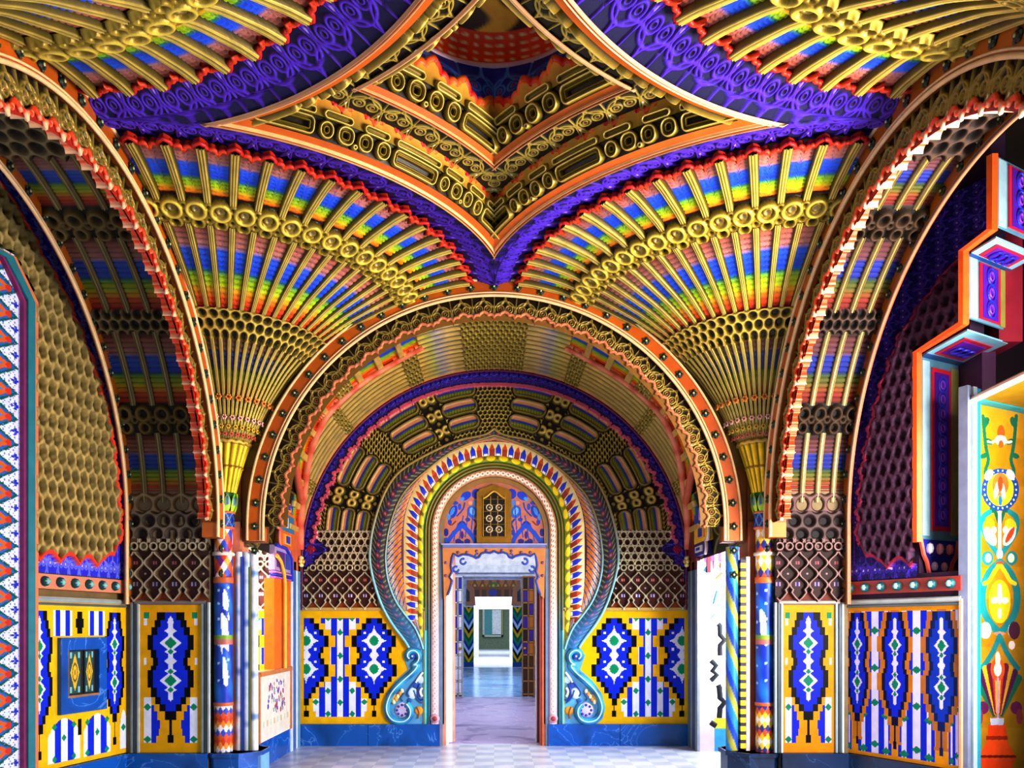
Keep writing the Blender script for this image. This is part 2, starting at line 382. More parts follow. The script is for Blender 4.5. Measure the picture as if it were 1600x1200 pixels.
print('fans')
fan = make_fan('palm fan vault rising from the column left of the keyhole doorway')
dup(fan, (COLX, COLY, 0), -PI / 2, 'palm fan vault rising from the column right of the keyhole doorway')
dup(fan, (-COLX, MID - COLX, 0), PI / 2, 'palm fan vault of the near left corner, cut by the top edge of the view')
dup(fan, (COLX, MID - COLX, 0), PI, 'palm fan vault of the near right corner, cut by the top edge of the view')
cor = make_cornice('stepped gilded cornice above the left palm fan', (-COLX, COLY, 0), 0)
dup(cor, (COLX, COLY, 0), -PI / 2, 'stepped gilded cornice above the right palm fan')
dup(cor, (-COLX, MID - COLX, 0), PI / 2, 'stepped gilded cornice over the near left palm fan at the top edge')
dup(cor, (COLX, MID - COLX, 0), PI, 'stepped gilded cornice over the near right palm fan at the top edge')
# dome
T = thing('ceiling_dome', 'small round red and gold dome with dotted ring crowning the star vault', 'dome', (0, MID, EYE + 4.25))
g = GB(); A = np.linspace(0, 2 * PI, 160, endpoint=False)
g.tube(np.stack([.72 * np.cos(A), .72 * np.sin(A), 0 * A], -1), .022, hx('f0d0d8'), 6, True); g.build('rim', GLOSS, T, True)
s = np.linspace(0, 1, 70)[:, None]; r = .72 * np.cos(s * PI / 2 * .995); z = .02 + .4 * np.sin(s * PI / 2)
AA = np.repeat(A[None], 70, 0); d = np.hypot((AA * 48 / (2 * PI)) % 1 - .5, ((s * 14) % 1 - .5))
C = mix(hx('fff0b0'), hx('ff4a10'), sm(.18, .28, d)); k = np.repeat(s, 160, 1) > .3
C[k] = mix(hx('3a2008'), hx('ffc830'), sm(-.2, .5, np.cos(AA * 8 + np.sin(s * 20))))[k]
g = GB(); g.grid(np.stack([r * np.cos(AA), r * np.sin(AA), np.repeat(z, 160, 1)], -1), C, None, False, True); g.build('cupola', GILT, T, True)

# ------------------------------------------------------------------ big arches of the square (local: arch in the XZ plane, facing -Y, centre at z = 2.5)
ZC = EYE + 1.0
NL = 32
def arc_grid(g, r0, r1, y, colf, nth=900, nr=30, hf=None, a0=0., a1=PI, zc=ZC):
    th = np.linspace(a0, a1, nth + 1)[:, None]; s = np.linspace(0, 1, nr)[None]; R = np.repeat(r0 + (r1 - r0) * s, nth + 1, 0); TH = np.repeat(th, nr, 1)
    U = TH / PI * NL; S = np.repeat(s, nth + 1, 0); h = hf(U, S) if hf else 0 * U
    g.grid(np.stack([R * np.cos(TH), y - h, zc + R * np.sin(TH)], -1), colf(U, S))
def make_arch(name, label, cat, loc, rotz, rin=2.05, rout=2.45, filig=True, group=None, base_z=2.36, dp=.12, bead='f0d0a0'):
    T = thing(name, label, cat, loc, rotz, group); rb = rout - .15
    g = GB(); arc_grid(g, rb, rout, -.03, lambda U, S: mix(ORANGE, ORANGED, np.abs(np.sin(U * .3)) * .5), 200, 4)
    th = np.linspace(0, PI, 201)[:, None]
    for r, y0, y1 in ((rb, -.03, dp), (rout, -.03, dp)):
        g.grid(np.concatenate([np.stack([r * np.cos(th), y + 0 * th, ZC + r * np.sin(th)], -1) for y in (y0, y1)], 1), ORANGED)
    for sx in (-1, 1): g.box((min(sx * rb, sx * rout), -.03, base_z), (max(sx * rb, sx * rout), dp, ZC), ORANGE)
    g.build('orange_band', GLOSS, T)
    g = GB(); th = th[:, 0]
    for r, w in ((rb - .008, .016), (rb + .022, .009), (rout, .014)):
        x = np.concatenate([[r], r * np.cos(th), [-r]]); z = np.concatenate([[base_z], ZC + r * np.sin(th), [base_z]])
        g.tube(np.stack([x, np.full_like(x, -.035), z], -1), w, hx(bead), 6)
    g.build('pale_beading', GLOSS, T, True)
    g = GB(); g.ball((0, 0, 0), .034, hx('0c1410'), (1, .6, 1), 10)
    for q in range(5):
        a = q * 2 * PI / 5; g.ball((.03 * math.cos(a), -.006, .03 * math.sin(a)), .014, hx('2c4a34'), (1, .6, 1), 6)
    g.ball((0, -.02, 0), .012, hx('b8c890'), (1, .6, 1), 6)
    st = g.build('stud', GLOSS, T, True)
    for k in range(NL + 4):
        o = st if k == 0 else st.copy()
        if k: COL.objects.link(o); o.parent = T
        if k <= NL: a = k * PI / NL; o.location = ((rb + rout) / 2 * math.cos(a), -.035, ZC + (rb + rout) / 2 * math.sin(a))
        else: o.location = ((rb + rout) / 2 * (1 if k % 2 else -1), -.035, ZC - .24 * (1 + (k - NL - 1) // 2))
    if filig:
        g = GB(); f = lambda U, S: filigree(U, S, hx('241806'), hx('a89038'), hx('8a2418'), hx('e8d8b0'))
        arc_grid(g, rin + .02, rb, .02, lambda U, S: f(U, S)[1], NL * 36, 34, lambda U, S: f(U, S)[0] * .02)
        g.build('scroll_band', GILT, T, True)
        t = np.linspace(0, 1, NL * 36 + 1); th = t * PI; r = rin + (.0 if rotz else .03) + (.075 if rotz else .06) * tref(t * NL); fr = (t * NL) % 1; kk = sm(0, .14, np.minimum(fr, 1 - fr)) * (1 - .5 * (np.abs(np.abs(fr - .5) - .2) < .03))
        g = GB(); c = hx('f04a0c') if rotz else hx('d88a60')
        g.tube(np.stack([r * np.cos(th), np.full_like(r, -.01), ZC + r * np.sin(th)], -1), .016, mix(hx('f4d0a8') if rotz else hx('b87040'), c, kk), 6)
        P = np.stack([np.stack([r * np.cos(th), np.full_like(r, y), ZC + r * np.sin(th)], -1) for y in (-.01, .13 if not rotz else .085)], 1); g.grid(P, np.repeat(mix(hx('f0c8a0') if rotz else hx('b08030'), c, kk)[:, None], 2, 1))
        ri = np.full_like(r, rin + .005)
        P = np.stack([np.stack([q * np.cos(th), np.full_like(r, 0.), ZC + q * np.sin(th)], -1) for q in (ri, r)], 1); g.grid(P, hx('8a6420') if not rotz else RED * .5)
        g.build('trefoil_edge', GLOSS, T, True)
    return T
print('arches')
make_arch('vault_arch', 'broad orange arch with studs and gilded scrolls framing the end bay', 'arch', (0, 7.97, 0), 0, group='studded arches')
make_arch('vault_arch', 'orange arch with red trefoil edge beside the left palm fan', 'arch', (-COLX, MID, 0), PI / 2, group='studded arches')
make_arch('vault_arch', 'orange arch with red trefoil edge beside the right palm fan', 'arch', (COLX, MID, 0), -PI / 2, group='studded arches')
XL, XR = -3.55, 3.42
make_arch('wall_arch', 'plain studded orange wall arch round the left honeycomb wall', 'arch', (XL, MID, 0), PI / 2, 2.3, 2.47, False, 'studded arches', 1.72, -.005)
make_arch('wall_arch', 'plain studded orange wall arch round the right purple wall', 'arch', (XR, MID, 0), -PI / 2, 2.3, 2.47, False, 'studded arches', 1.72, -.005, 'a8785c')

# ------------------------------------------------------------------ aisle vaults
def aisle(label, x0, x1, sgn):
    T = thing('aisle_vault', label, 'vault', (0, MID, ZC), 0, 'striped barrel vaults of the side aisles'); R0 = 2.46
    g = GB(); nth, nx = 1000, 90; th = np.radians(np.linspace(-6, 150, nth))[:, None]; x = np.linspace(x0, x1, nx)[None]
    TH = np.degrees(np.repeat(th, nx, 1)); X = np.repeat(x, nth, 0); U = (X - x0) / (x1 - x0) * 4.4
    C = base(X.shape, hx('2c1a0c')); h = np.zeros(X.shape)
    def zone(a, b): return (TH >= a) & (TH < b)
    for a, b in ((7, 20), (27, 42), (47, 62), (69, 80), (97, 112), (118, 133)):
        m = zone(a, b); c, gg = rainbow(np.clip((b - TH) / (b - a), 0, 1), 14); C[m] = (c * .42)[m]; h[m] = (gg * .015)[m]  # stripes dimmed: the aisle's shade is painted into them
    def hz(a, b, sc):
        m = zone(a, b); hh, c = honey(U * sc, (TH - a) / 4.2 * sc * .82, hx('0c0602'), hx('4a3818'), hx('8a7848')); C[m] = c[m]; h[m] = (.03 + hh * .05)[m]
    hz(42, 47, 2.); hz(80, 97, 1.4); hz(112, 118, 2.)
    def bowl(a, b):
        m = zone(a, b); y = (TH - a) / (b - a); Xh = U - np.round(U); X2 = U - np.floor(U) - .5
        dA, dB, dC = np.hypot(Xh * .62, y - .68), np.hypot(Xh * .62, y - .25), np.hypot(X2 * .62, y - .5)
        hh = np.maximum.reduce([ring(dA, .2, .08), ring(dB, .17, .07), .8 * ring(dC, .1, .07)]); c = mix(hx('0c0602'), hx('66501c'), hh); C[m] = c[m]; h[m] = (.03 + hh * .06)[m]
    bowl(20, 27); bowl(62, 69)
    m = zone(-6, 7); y = (TH + 6) / 13; hh, c = honey(U * 1., y * 3.2, hx('2a1410'), hx('6e5432'), hx('a89878')); C[m] = c[m]; h[m] = (hh * .05)[m]
    Rr = R0 - h; C = C * (np.array([.5, .36, .62]) if sgn > 0 else 1.); g.grid(np.stack([X, Rr * np.cos(np.radians(TH)), Rr * np.sin(np.radians(TH))], -1), C); g.build('shell', PLASTER, T, True)  # right shell multiplied darker, its shade painted into the colour
    for k in range(4):
        xc = x0 + (x1 - x0) * (k + .5) / 4.4
        for a, b in ((5, 20.5), (26.5, 42.5), (46.5, 62.5), (68.5, 81), (96, 113)):
            g = GB(); t = np.radians(np.linspace(a, b, 24))
            n = 7; xo = np.linspace(-1, 1, n) * .03; hg = np.array([0, .8, .6, 1, .6, .8, 0]) * .05; cl = np.array([GOLDD, hx('8a7440'), OLIVE * .4, hx('b8a46a'), OLIVE * .4, hx('8a7440'), GOLDD])  # ridge highlights and groove shade painted across the aisle ribs
            Rr = R0 - .005 - hg[None] + 0 * t[:, None]; P = np.stack([np.broadcast_to(xc + xo[None], Rr.shape), Rr * np.cos(t)[:, None], Rr * np.sin(t)[:, None]], -1)
            g.grid(P, np.broadcast_to(cl[None], P.shape)); g.build('rib', GILT, T, True)
    return T
print('aisles')
aisle('rainbow striped barrel vault of the left aisle', -2.76, XL, -1)
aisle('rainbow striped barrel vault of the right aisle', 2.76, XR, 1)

# ------------------------------------------------------------------ bay vault in front of the end wall
T = thing('bay_vault', 'gilded reeded barrel vault between the broad orange arch and the end wall', 'vault', (0, 0, 0))
RBV, ZBV = 2.5, WZ(880, DB)
GA, GY = [18, 28, 51, 60, 69, 85], [8.95, 9.06, 9.0, 9.25, 9.67, 10.08]
nth, ny = 1400, 120; th = np.linspace(0, PI, nth)[:, None]; y = np.linspace(8.08, DB, ny)[None]
TH = np.degrees(np.repeat(th, ny, 1)) - 90; Y = np.repeat(y, nth, 0); a = np.abs(TH)
V = (Y - 8.08) / (DB - 8.08)
h = np.zeros(a.shape); C = base(a.shape, hx('c8a848'))
f = (V * 15) % 1; rd = np.sqrt(np.clip(1 - (2 * f - 1) ** 2, 0, 1)); h = rd * .045
tint = np.stack([np.interp(a, [10, 12, 15, 17, 20, 40, 90], [hx(k)[i] for k in ('c8a848', 'd8b870', 'a8a0b0', 'b8b850', 'd8b030', 'c8a848', 'b89848')]) for i in range(3)], -1)
C = mix(hx('1c1204'), tint, sm(.4, .9, rd)); C = mix(C, hx('f4e4a0'), sm(.85, 1, rd) * .5)  # groove shade and reed highlight painted over the tint
hh, c = honey(TH / 1.55, V * 15); m = (a < 8.5) | ((a > 21) & (a < 25.5)) | ((a > 46) & (a < 49)) | ((a > 66) & (a < 70)); C[m] = c[m]; h[m] = (hh * .06)[m]
# lunette cells in front of the groin: rainbow stripes across
gy = np.interp(a, GA, GY); g2 = np.interp(a, [58, 72, 73], [8.08, 9.68, 8.08])
m = (a > 20) & (Y < gy - .03)
cell = (a / 6.2) % 1; vv = np.clip((gy - Y) / .75, 0, 1); c, gg = rainbow(1 - (vv * 1.25 % 1), 10)
c = np.where(((cell < .16) | (cell > .9))[..., None], hx('d8b860'), c * .9); hl = np.where((cell < .16) | (cell > .9), .05, gg * .012)
ff, fcl = filigree(a / 9, (Y - 8.05) * 1.6, hx('1c1408'), hx('8a7a34'), hx('7a2418'), hx('d8d0b0'))
hc, ch = honey(a / 1.6, Y * 9); mm = m & (a > 40) & (a < 45); C[m] = c[m]; h[m] = hl[m]; C[mm] = ch[mm]; h[mm] = (hc * .05)[mm]
mm = (a > 62) & (Y < np.maximum(g2, np.where(a > 72, 9.5, 0))); C[mm] = fcl[mm]; h[mm] = (ff * .02)[mm]
R = RBV - h; g = GB(); g.grid(np.stack([R * np.sin(np.radians(TH)), Y, ZBV + R * np.cos(np.radians(TH))], -1), C); g.build('shell', GILT, T, True)
for sx in (-1, 1):
    ad = np.linspace(19, 86, 60); yy = np.interp(ad, GA, GY); yy[1:-1] = (yy[:-2] + yy[1:-1] + yy[2:]) / 3; r = RBV - .05
    g = GB(); p = np.stack([sx * r * np.sin(np.radians(ad)), yy, ZBV + r * np.cos(np.radians(ad))], -1)
    cc = mix(hx('e8906c'), hx('d85a3c'), np.clip(np.sin(np.arange(60) * 1.1), 0, 1)); g.tube(p, np.linspace(.03, .05, 60), cc, 8); g.build('groin_rib', GLOSS, T, True)
    ad = np.linspace(57, 73, 20); yy = np.linspace(8.1, 9.75, 20); g = GB(); p = np.stack([sx * r * np.sin(np.radians(ad)), yy, ZBV + r * np.cos(np.radians(ad))], -1)
    g.tube(p, .045, hx('d86a48'), 8); g.build('groin_rib', GLOSS, T, True)

# ------------------------------------------------------------------ end wall: ornament field inside the arch (real relief, recess shade also painted in)
print('end wall')
PXg, PYg = np.meshgrid(np.arange(464, 1080.5, .8), np.arange(572, 953.5, .8)); PXg = PXg.T; PYg = PYg.T
dx, dy = PXg - CX, 832 - PYg; r = np.hypot(dx, dy); ang = np.degrees(np.arctan2(np.abs(dx), dy))
ra = np.hypot(dx, 880 - PYg); aa = np.degrees(np.arctan2(dx, 880 - PYg)); inside = np.where(PYg < 880, ra < 309, np.abs(dx) < 309)
h = np.zeros(r.shape); C = base(r.shape, hx('3a280c'))
# capsules / honeycomb / bosses in polar blocks
RO = 282 - np.clip(90 - ang, 0, 90) * .0
rin_ = np.interp(ang, [0, 30, 60, 90, 110], [164, 162, 184, 196, 196]); rout_ = np.interp(ang, [0, 30, 60, 90, 110], [236, 244, 258, 264, 262])
q = (r - rin_) / (rout_ - rin_); row = np.clip(np.floor(q * 3), 0, 2); qq = q * 3 - row - .5; rw = (rout_ - rin_) / 3
blocks = ((7.5, 23.5), (31, 48), (57.5, 73), (80.5, 91.5)); dcap = np.full(r.shape, 99.)
for a0, a1 in blocks:
    cx_ = (a0 + a1) / 2; half = np.radians((a1 - a0) / 2) * r
    d = rbox(np.radians(ang - cx_) * r, qq * rw, half - 1, rw * .40, rw * .38); dcap = np.minimum(dcap, d)
hc, cc = honey(np.radians(ang) * r / 7.2, (r) / 7.2)
h, C = hc * .5, cc * .9
for a0 in (27.2, 76.7):
    m = np.abs(ang - a0) < 3.8; X = np.radians(ang - a0) * r / 13; hb = np.maximum(ring(np.hypot(X - .52, qq * rw / 13), .38, .3), ring(np.hypot(X + .52, (qq) * rw / 13), .38, .3)); hb = np.maximum(hb, .7 * ring(np.hypot(X, (np.abs(qq) - .5) * rw / 13), .12, .16))
    C[m] = mix(GOLDD, hx('a8903c'), hb)[m]; C[m] = mix(C, GOLDL, sm(.8, 1, hb) * .5)[m]; h[m] = hb[m]
inb = dcap < 1.5
band = qq * rw
cap = np.stack([np.interp(band, [-9.5, -3.6, -3, -1.2, -.6, 2, 2.6, 9.5], [hx(k)[i] for k in ('5a7a10', 'a8a81c', '8a8a18', '2c7a40', '1c2cb0', '3a2ca0', 'c89060', 'e0b078')]) for i in range(3)], -1)
bead = .72 + .28 * np.cos(np.radians(ang) * r * 1.35); cap = np.where((band < -1.4)[..., None], cap * bead[..., None], cap)
C[inb] = mix(hx('8a7430'), cap, 1 - sm(-2.6, -1.4, dcap))[inb]; hcap = .45 + .5 * ring(dcap, -.5, 1.8) - .2 * sm(-2, -4, -dcap) ; h[inb] = hcap[inb]
gap = (dcap > 1.5) & (dcap < 3.2) & (q < 1); 
C[gap] = hx('2a1c08'); h[gap] = 0
# lower part: loops and chain lattice
m = (PYg > 829); yl = (950 - PYg) / 23.; hl, cl = lattice((np.abs(dx) - 282 + 11.5) / 23., yl); 
C[m] = cl[m]; h[m] = hl[m] * .8
# violet band with trefoil edge
cells = aa / 180 * 40; edge = 277 + 9 * tref(cells) - 0 * ra
edge = np.minimum(edge, 277 + np.clip(np.abs(aa), 0, 60) / 60 * 9)
pm = (ra > edge) & (PYg < 880)
lob = (np.abs(dx) > 258 + np.abs(PYg - 858) * 1.15) & (PYg > 800) & (PYg < 905); pm |= lob | ((np.abs(dx) > 296) & (PYg < 905))
fh, fc = filigree(cells * 1.5, (ra - 272) / 38, hx('150670'), hx('4a34d8'), hx('6a1470')); C[pm] = fc[pm]; h[pm] = fh[pm] * .2
ed = (np.abs(ra - edge) < 3.2) & (PYg < 850); C[ed] = hx('d85a7a'); h[ed] = 1.
fm = np.abs(np.abs(dx) - 286) + np.abs(PYg - 858) < 8; C[fm] = hx('b01838')
keep = inside & (r > 150) & ~((np.abs(dx) < 182) & (PYg > 790)) & ~((np.abs(dx) < 168) & (PYg > 760))
kq = keep[:-1, :-1] & keep[1:, 1:] & keep[1:, :-1] & keep[:-1, 1:]
P = np.stack([WX(PXg, DB), DB - .01 - h * .055, WZ(PYg, DB)], -1)
T = thing('spandrel_relief', 'gilded muqarnas relief with violet border surrounding the keyhole portal', 'wall relief', (0, DB, 1.7))
g = GB(); g.grid(P - np.array([0, DB, 1.7]), C, kq); g.build('relief_field', GILT, T, True)
g = GB(); th = np.linspace(0, PI, 201)
for r_, w, c in ((2.47, .022, 'e89040'), (2.515, .02, 'f0b860'), (2.43, .012, '7a1c50')):
    x = np.concatenate([[r_], r_ * np.cos(th), [-r_]]); z = np.concatenate([[1.72], ZBV + r_ * np.sin(th), [1.72]])
    g.tube(np.stack([x, np.full_like(x, -.05), z - 1.7], -1), w, hx(c), 8)
g.build('arch_moulding', GLOSS, T, True)

# ------------------------------------------------------------------ tile panels
def tab(v, rows, vals, other=0.):
    out = np.full(v.shape, float(other))
    for (a, b), k in zip(rows, vals): out[(v >= a) & (v < b)] = k
    return out
RA = [(103, 135), (135, 172), (172, 210), (210, 282), (282, 317), (317, 350), (350, 390), (390, 462), (462, 497), (497, 530), (530, 565), (565, 602), (602, 640), (640, 677), (677, 713)]
OA = [48, 78, 108, 137, 108, 92, 110, 140, 110, 80, 60, 35, 16, 4, 15]; IA = [20, 50, 80, 110, 85, 75, 88, 113, 85, 57, 35, 14, 0, 0, 0]
def tile_a(zx, zy):
    C = base(zx.shape, YEL)
    dx = np.abs(zx - 285)
    lim = tab(zy, [(103, 135), (135, 172), (172, 210), (210, 282), (282, 390), (390, 462), (462, 497), (497, 530), (530, 600), (600, 680), (680, 712)], [118, 95, 57, 30, 62, 30, 57, 97, 131, 167, 152])
    sc = np.where((dx < 19)[..., None], WHITE, np.where((dx < 57)[..., None], BLU, np.where((dx < 95)[..., None], WHITE, np.where((dx < 131)[..., None], BLU, WHITE))))
    m = dx < lim; C[m] = sc[m]
    for gx, gy in ((0, 190), (0, 335), (0, 480), (0, 625), (75, 103), (0, 103), (75, 552), (75, 695), (150, 622)):
        C[(np.abs(dx - gx) + np.abs(zy - gy) < 20) & (zy > 103)] = GRN
    for cx in (495, 75):
        d = np.abs(zx - cx); o, i = tab(zy, RA, OA, -1), tab(zy, RA, IA, -1); C[d < o] = BLACK; C[d < i] = BLU
        for cy in (243, 417):
            e = np.abs(zy - cy); C[((d / 88) ** .62 + (e / 100) ** .62 < 1) | (np.hypot(d / 47, e / 54) < 1)] = WHITE; C[np.hypot(d / 27, e / 31) < 1] = GRN
        C[(d / 30 + np.abs(zy - 332) / 42 < 1)] = WHITE
        for gx, gy in ((57, 195), (57, 295), (57, 373), (48, 467)): C[np.maximum(np.abs(d - gx), np.abs(zy - gy)) < 8] = WHITE
    C[(zx < 62) | (zy < 103) | (zy > 713)] = YEL
    return C
RBm = [(375, 405), (405, 432), (432, 460), (460, 516), (516, 545), (545, 575), (575, 592), (592, 655), (655, 690), (690, 718), (718, 745), (745, 775), (775, 830), (830, 860)]
OB = [47, 56, 66, 80, 68, 60, 68, 80, 68, 54, 38, 20, 4, 11]; IB = [20, 34, 46, 60, 50, 44, 50, 60, 48, 34, 18, 0, 0, 0]
def med_b(C, d, y, blue=BLU, dark=BLACK):
    """tall medallion; d in units where the outline is 80 wide"""
    o, i = tab(y, RBm, OB, -1), tab(y, RBm, IB, -1); C[d < o] = dark; C[d < i] = blue
    for cy, a, b in ((412, 12, 22), (445, 22, 16), (490, 38, 33), (522, 22, 14), (557, 22, 20), (594, 22, 14), (630, 38, 33), (664, 22, 14), (685, 9, 24)):
        C[d / a + np.abs(y - cy) / b < 1] = WHITE
    C[(d < 8) & (y > 398) & (y < 700)] = WHITE
    for cy in (490, 630): C[d / 22 + np.abs(y - cy) / 22 < 1] = GRN
    for cy in (522, 596, 664): C[d / 11 + np.abs(y - cy) / 11 < 1] = GRN
def tile_b(zx, zy):
    C = base(zx.shape, YEL * np.array([.92, .84, .8])); d = np.abs(zx - 640); med_b(C, d, zy)
    o = tab(zy, [(690, 720), (720, 745), (745, 775), (775, 810), (810, 835), (835, 860)], [70, 58, 46, 36, 40, 50], 999)
    m = (d > o - 0) & (d < 92) & (zy < 860); C[m] = BLU; m = (d > 66) & (d < 92) & (zy > 690) & (zy < 860); C[m] = WHITE
    for gy in (728, 848): C[(np.abs(d - 80) + np.abs(zy - gy) < 14)] = GRN
    C[(d > 82) & (d < 93) & (zy > 375) & (zy < 425)] = WHITE; C[(d > 74) & (d < 93) & (zy > 375) & (zy < 398)] = GRN; C[(d > 84) & (d < 93) & (zy > 545) & (zy < 570)] = WHITE
    return C
def stripes(C, d, y, w, m0):
    lim = tab(y, [(360, 400), (400, 440), (440, 470), (470, 530), (530, 590), (590, 660), (660, 700), (700, 740), (740, 885)], [.85, .78, .62, .52, .62, .52, .64, .86, 1.]) * w
    q = d / w; sc = np.where((q < .22)[..., None], WHITE, np.where((q < .55)[..., None], BLU, np.where((q < .82)[..., None], WHITE, BLU)))
    m = (d < lim) & (y > 372) & m0; C[m] = sc[m]
    for gx, gy in ((0, 440), (0, 575), (0, 700), (0, 850), (.68, 745), (.68, 870)): C[(np.abs(q - gx) / .28 + np.abs(y - gy) / 14 < 1) & m] = GRN
def tile_left(zx, zy):
    C = base(zx.shape, YEL)
    for cx, w in ((143, 50), (423, 36)): med_b(C, np.abs(zx - cx) / w * 80, zy)
    for cx, w in ((230, 34), (355, 30)):
        m = (np.abs(zx - cx) < w) & (zy > 372) & (zy < 458); q = np.abs(zx - cx) / w; C[m] = np.where((q < .3)[..., None], WHITE, np.where((q < .78)[..., None], BLU, WHITE))[m]
    m = (np.abs(zx - 293) < 8) & (zy > 375) & (zy < 450) | (np.abs(zx - 293) < 14) & (zy > 400) & (zy < 430); C[m] = BLACK
    for cx, w in ((235, 60), (358, 50), (456, 13)):
        q = np.abs(zx - cx) / w; top = 735 + 55 * q ** 2; m = (q < 1) & (zy > top) & (zy < 878); k = np.abs(((zx - cx) / 24) % 2 - 1)
        C[m] = np.where((k > .5)[..., None], WHITE, BLU)[m]
        for gx, gy in ((0, 800), (-36, 760), (36, 760), (-36, 868), (36, 868)):
            if abs(gx) < w: C[np.abs(zx - cx - gx) / 9 + np.abs(zy - gy) / 13 < 1] = GRN
    C[(np.abs(zx - 293) < 6) & (zy > 745) & (zy < 800)] = BLACK
    return C
def tile_right(zx, zy):
    C = base(zx.shape, YEL * np.array([.95, .8, .9]))
    for cx, w in ((447, 62), (603, 68), (338, 22), (752, 28)): stripes(C, np.abs(zx - cx), zy, w, zx > 342)
    for cx, w in ((382, 40), (522, 50), (695, 58)):
        m = np.abs(zx - cx) / w * 80; o = tab(zy, RBm, OB, -1) + 26; k = (m < o) & (zy > 365) & (zy < 840); C[k] = hx('c88a3a') if cx > 600 else hx('d8961c')
        med_b(C, m, zy, hx('1448c8') if cx > 600 else BLU, hx('0c2a70') if cx > 600 else hx('120a48'))
    C[(zy < 368) | (zy > 862 + 20) | (zx < 342)] = YEL * np.array([.95, .75, .9])
    return C
def tile_panel(name, label, P, C, frame=None, parts=(), group='majolica tile panels'):
    g = GB(); g.cells(P, C); 
    T = thing(name, label, 'tile panel', tuple(P[0, 0]), 0, group)
    o = g.build('tile_field', TILE, T); o.location = -Vector(P[0, 0]); return T
n, m = 150, 150
for side in (0, 1):
    px = np.linspace(466, 664, 150); py = np.linspace(954, 1131.5, 151)
    xs = px if side == 0 else 1544 - px
    PXp, PYp = np.meshgrid(xs, py, indexing='ij'); P = np.stack([WX(PXp, DB), np.full(PXp.shape, DB - .02), WZ(PYp, DB)], -1)
    cxp, cyp = np.meshgrid((px[1:] + px[:-1]) / 2, (py[1:] + py[:-1]) / 2, indexing='ij')
    T = tile_panel('tile_panel', 'yellow majolica panel with blue stepped medallions ' + ('left' if side == 0 else 'right') + ' of the keyhole doorway', P, tile_a((cxp - 460) * 3.966, (cyp - 940) * 3.966))
    g = GB(); x0, x1 = sorted((WX(xs[0], DB), WX(xs[-1], DB))); z0, z1 = WZ(1132, DB), WZ(952, DB)
    for a, b in (((x0, DB - .045, z1 - .02), (x1, DB - .005, z1 + .02)), ((x0 - .015, DB - .045, z0), (x0 + .015, DB - .005, z1)), ((x1 - .015, DB - .045, z0), (x1 + .015, DB - .005, z1))): g.box(a, b, hx('c8b060'))
    o = g.build('border_strip', GLOSS, T); o.location = -Vector(P[0, 0])
# pier panels facing the room
YP = 7.76
for sx, (xa, xb) in ((-1, (212, 322)), (1, (1216, 1311))):
    px = np.linspace(xa, xb, 131); zz = np.linspace(1.73, .285, 171)
    P = np.stack([np.repeat(WX(px, YP)[:, None], 171, 1), np.full((131, 171), YP), np.repeat(zz[None], 131, 0)], -1)
    zx = np.linspace(520, 762, 130); zy = np.linspace(345, 895, 170); A, B = np.meshgrid(zx, zy, indexing='ij'); C = tile_b(A, B)
    if sx > 0: C = C * np.array([.62, .48, .6])  # right panel dimmed: shade painted into the tile colour
    T = tile_panel('tile_panel', 'narrow majolica panel with one tall blue medallion ' + ('left' if sx < 0 else 'right') + ' of the room', P, C)
    g = GB(); x0, x1 = P[0, 0, 0], P[-1, 0, 0]
    for x in (x0, x1):
        for k, c in ((-.03, '8fa0a8'), (0, '3a4a58'), (.03, 'b8c0c0')): g.tube(np.array([(x + k, YP - .01, .285), (x + k, YP - .01, 1.74)]), .016, hx(c), 6)
    g.tube(np.array([(x0, YP - .01, 1.74), (x1, YP - .01, 1.74)]), .022, hx('8a7c78'), 6)
    o = g.build('border_strip', GLOSS, T); o.location = -Vector(P[0, 0])
    # chain lattice above
    g = GB(); nu, nv = 260, 330; uu = np.linspace(x0 - .03, x1 + .03, nu); vv = np.linspace(1.745, 2.62, nv); A, B = np.meshgrid(uu, vv, indexing='ij')
    p = .188; yl = (B - 1.76) / p / 1.02; hl, cl = lattice((A - x0) / p, yl)
    mm = yl > 3.1; hh, cc = honey((A - x0) / p * 1.3, yl * 1.3, hx('2a1210'), hx('5a4434'), hx('a8a08c')); cl[mm] = cc[mm]; hl[mm] = hh[mm]
    cl = cl * (np.array([.7, .68, .7]) if sx < 0 else np.array([.32, .22, .3]))  # right lattice darker than the left, shade painted into the stucco colour
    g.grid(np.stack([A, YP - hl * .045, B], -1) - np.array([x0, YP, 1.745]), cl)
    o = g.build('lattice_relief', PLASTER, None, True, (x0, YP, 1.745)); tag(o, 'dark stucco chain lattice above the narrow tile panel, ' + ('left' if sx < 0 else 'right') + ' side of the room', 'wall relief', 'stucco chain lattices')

# ------------------------------------------------------------------ keyhole portal
print('portal')
T = thing('keyhole_portal', 'painted keyhole-shaped stucco portal with beaded rings and scroll feet on the end wall', 'portal', (0, DB, 0))
def wp(pts, y=0.): pts = np.asarray(pts, float); return np.stack([WX(pts[:, 0], DB), np.full(len(pts), -y), WZ(pts[:, 1], DB)], -1)
def resamp(p, n):
    p = np.asarray(p, float)
    for _ in range(2):   # Chaikin keeps the measured curve smooth
        q = np.empty((2 * len(p), 2)); q[0], q[-1] = p[0], p[-1]; q[1:-1:2] = .75 * p[:-1] + .25 * p[1:]; q[2:-1:2] = .25 * p[:-1] + .75 * p[1:]; p = q
    s = np.concatenate([[0], np.cumsum(np.hypot(*np.diff(p, axis=0).T))]); t = np.linspace(0, s[-1], n)
    return np.stack([np.interp(t, s, p[:, 0]), np.interp(t, s, p[:, 1])], 1), s[-1]
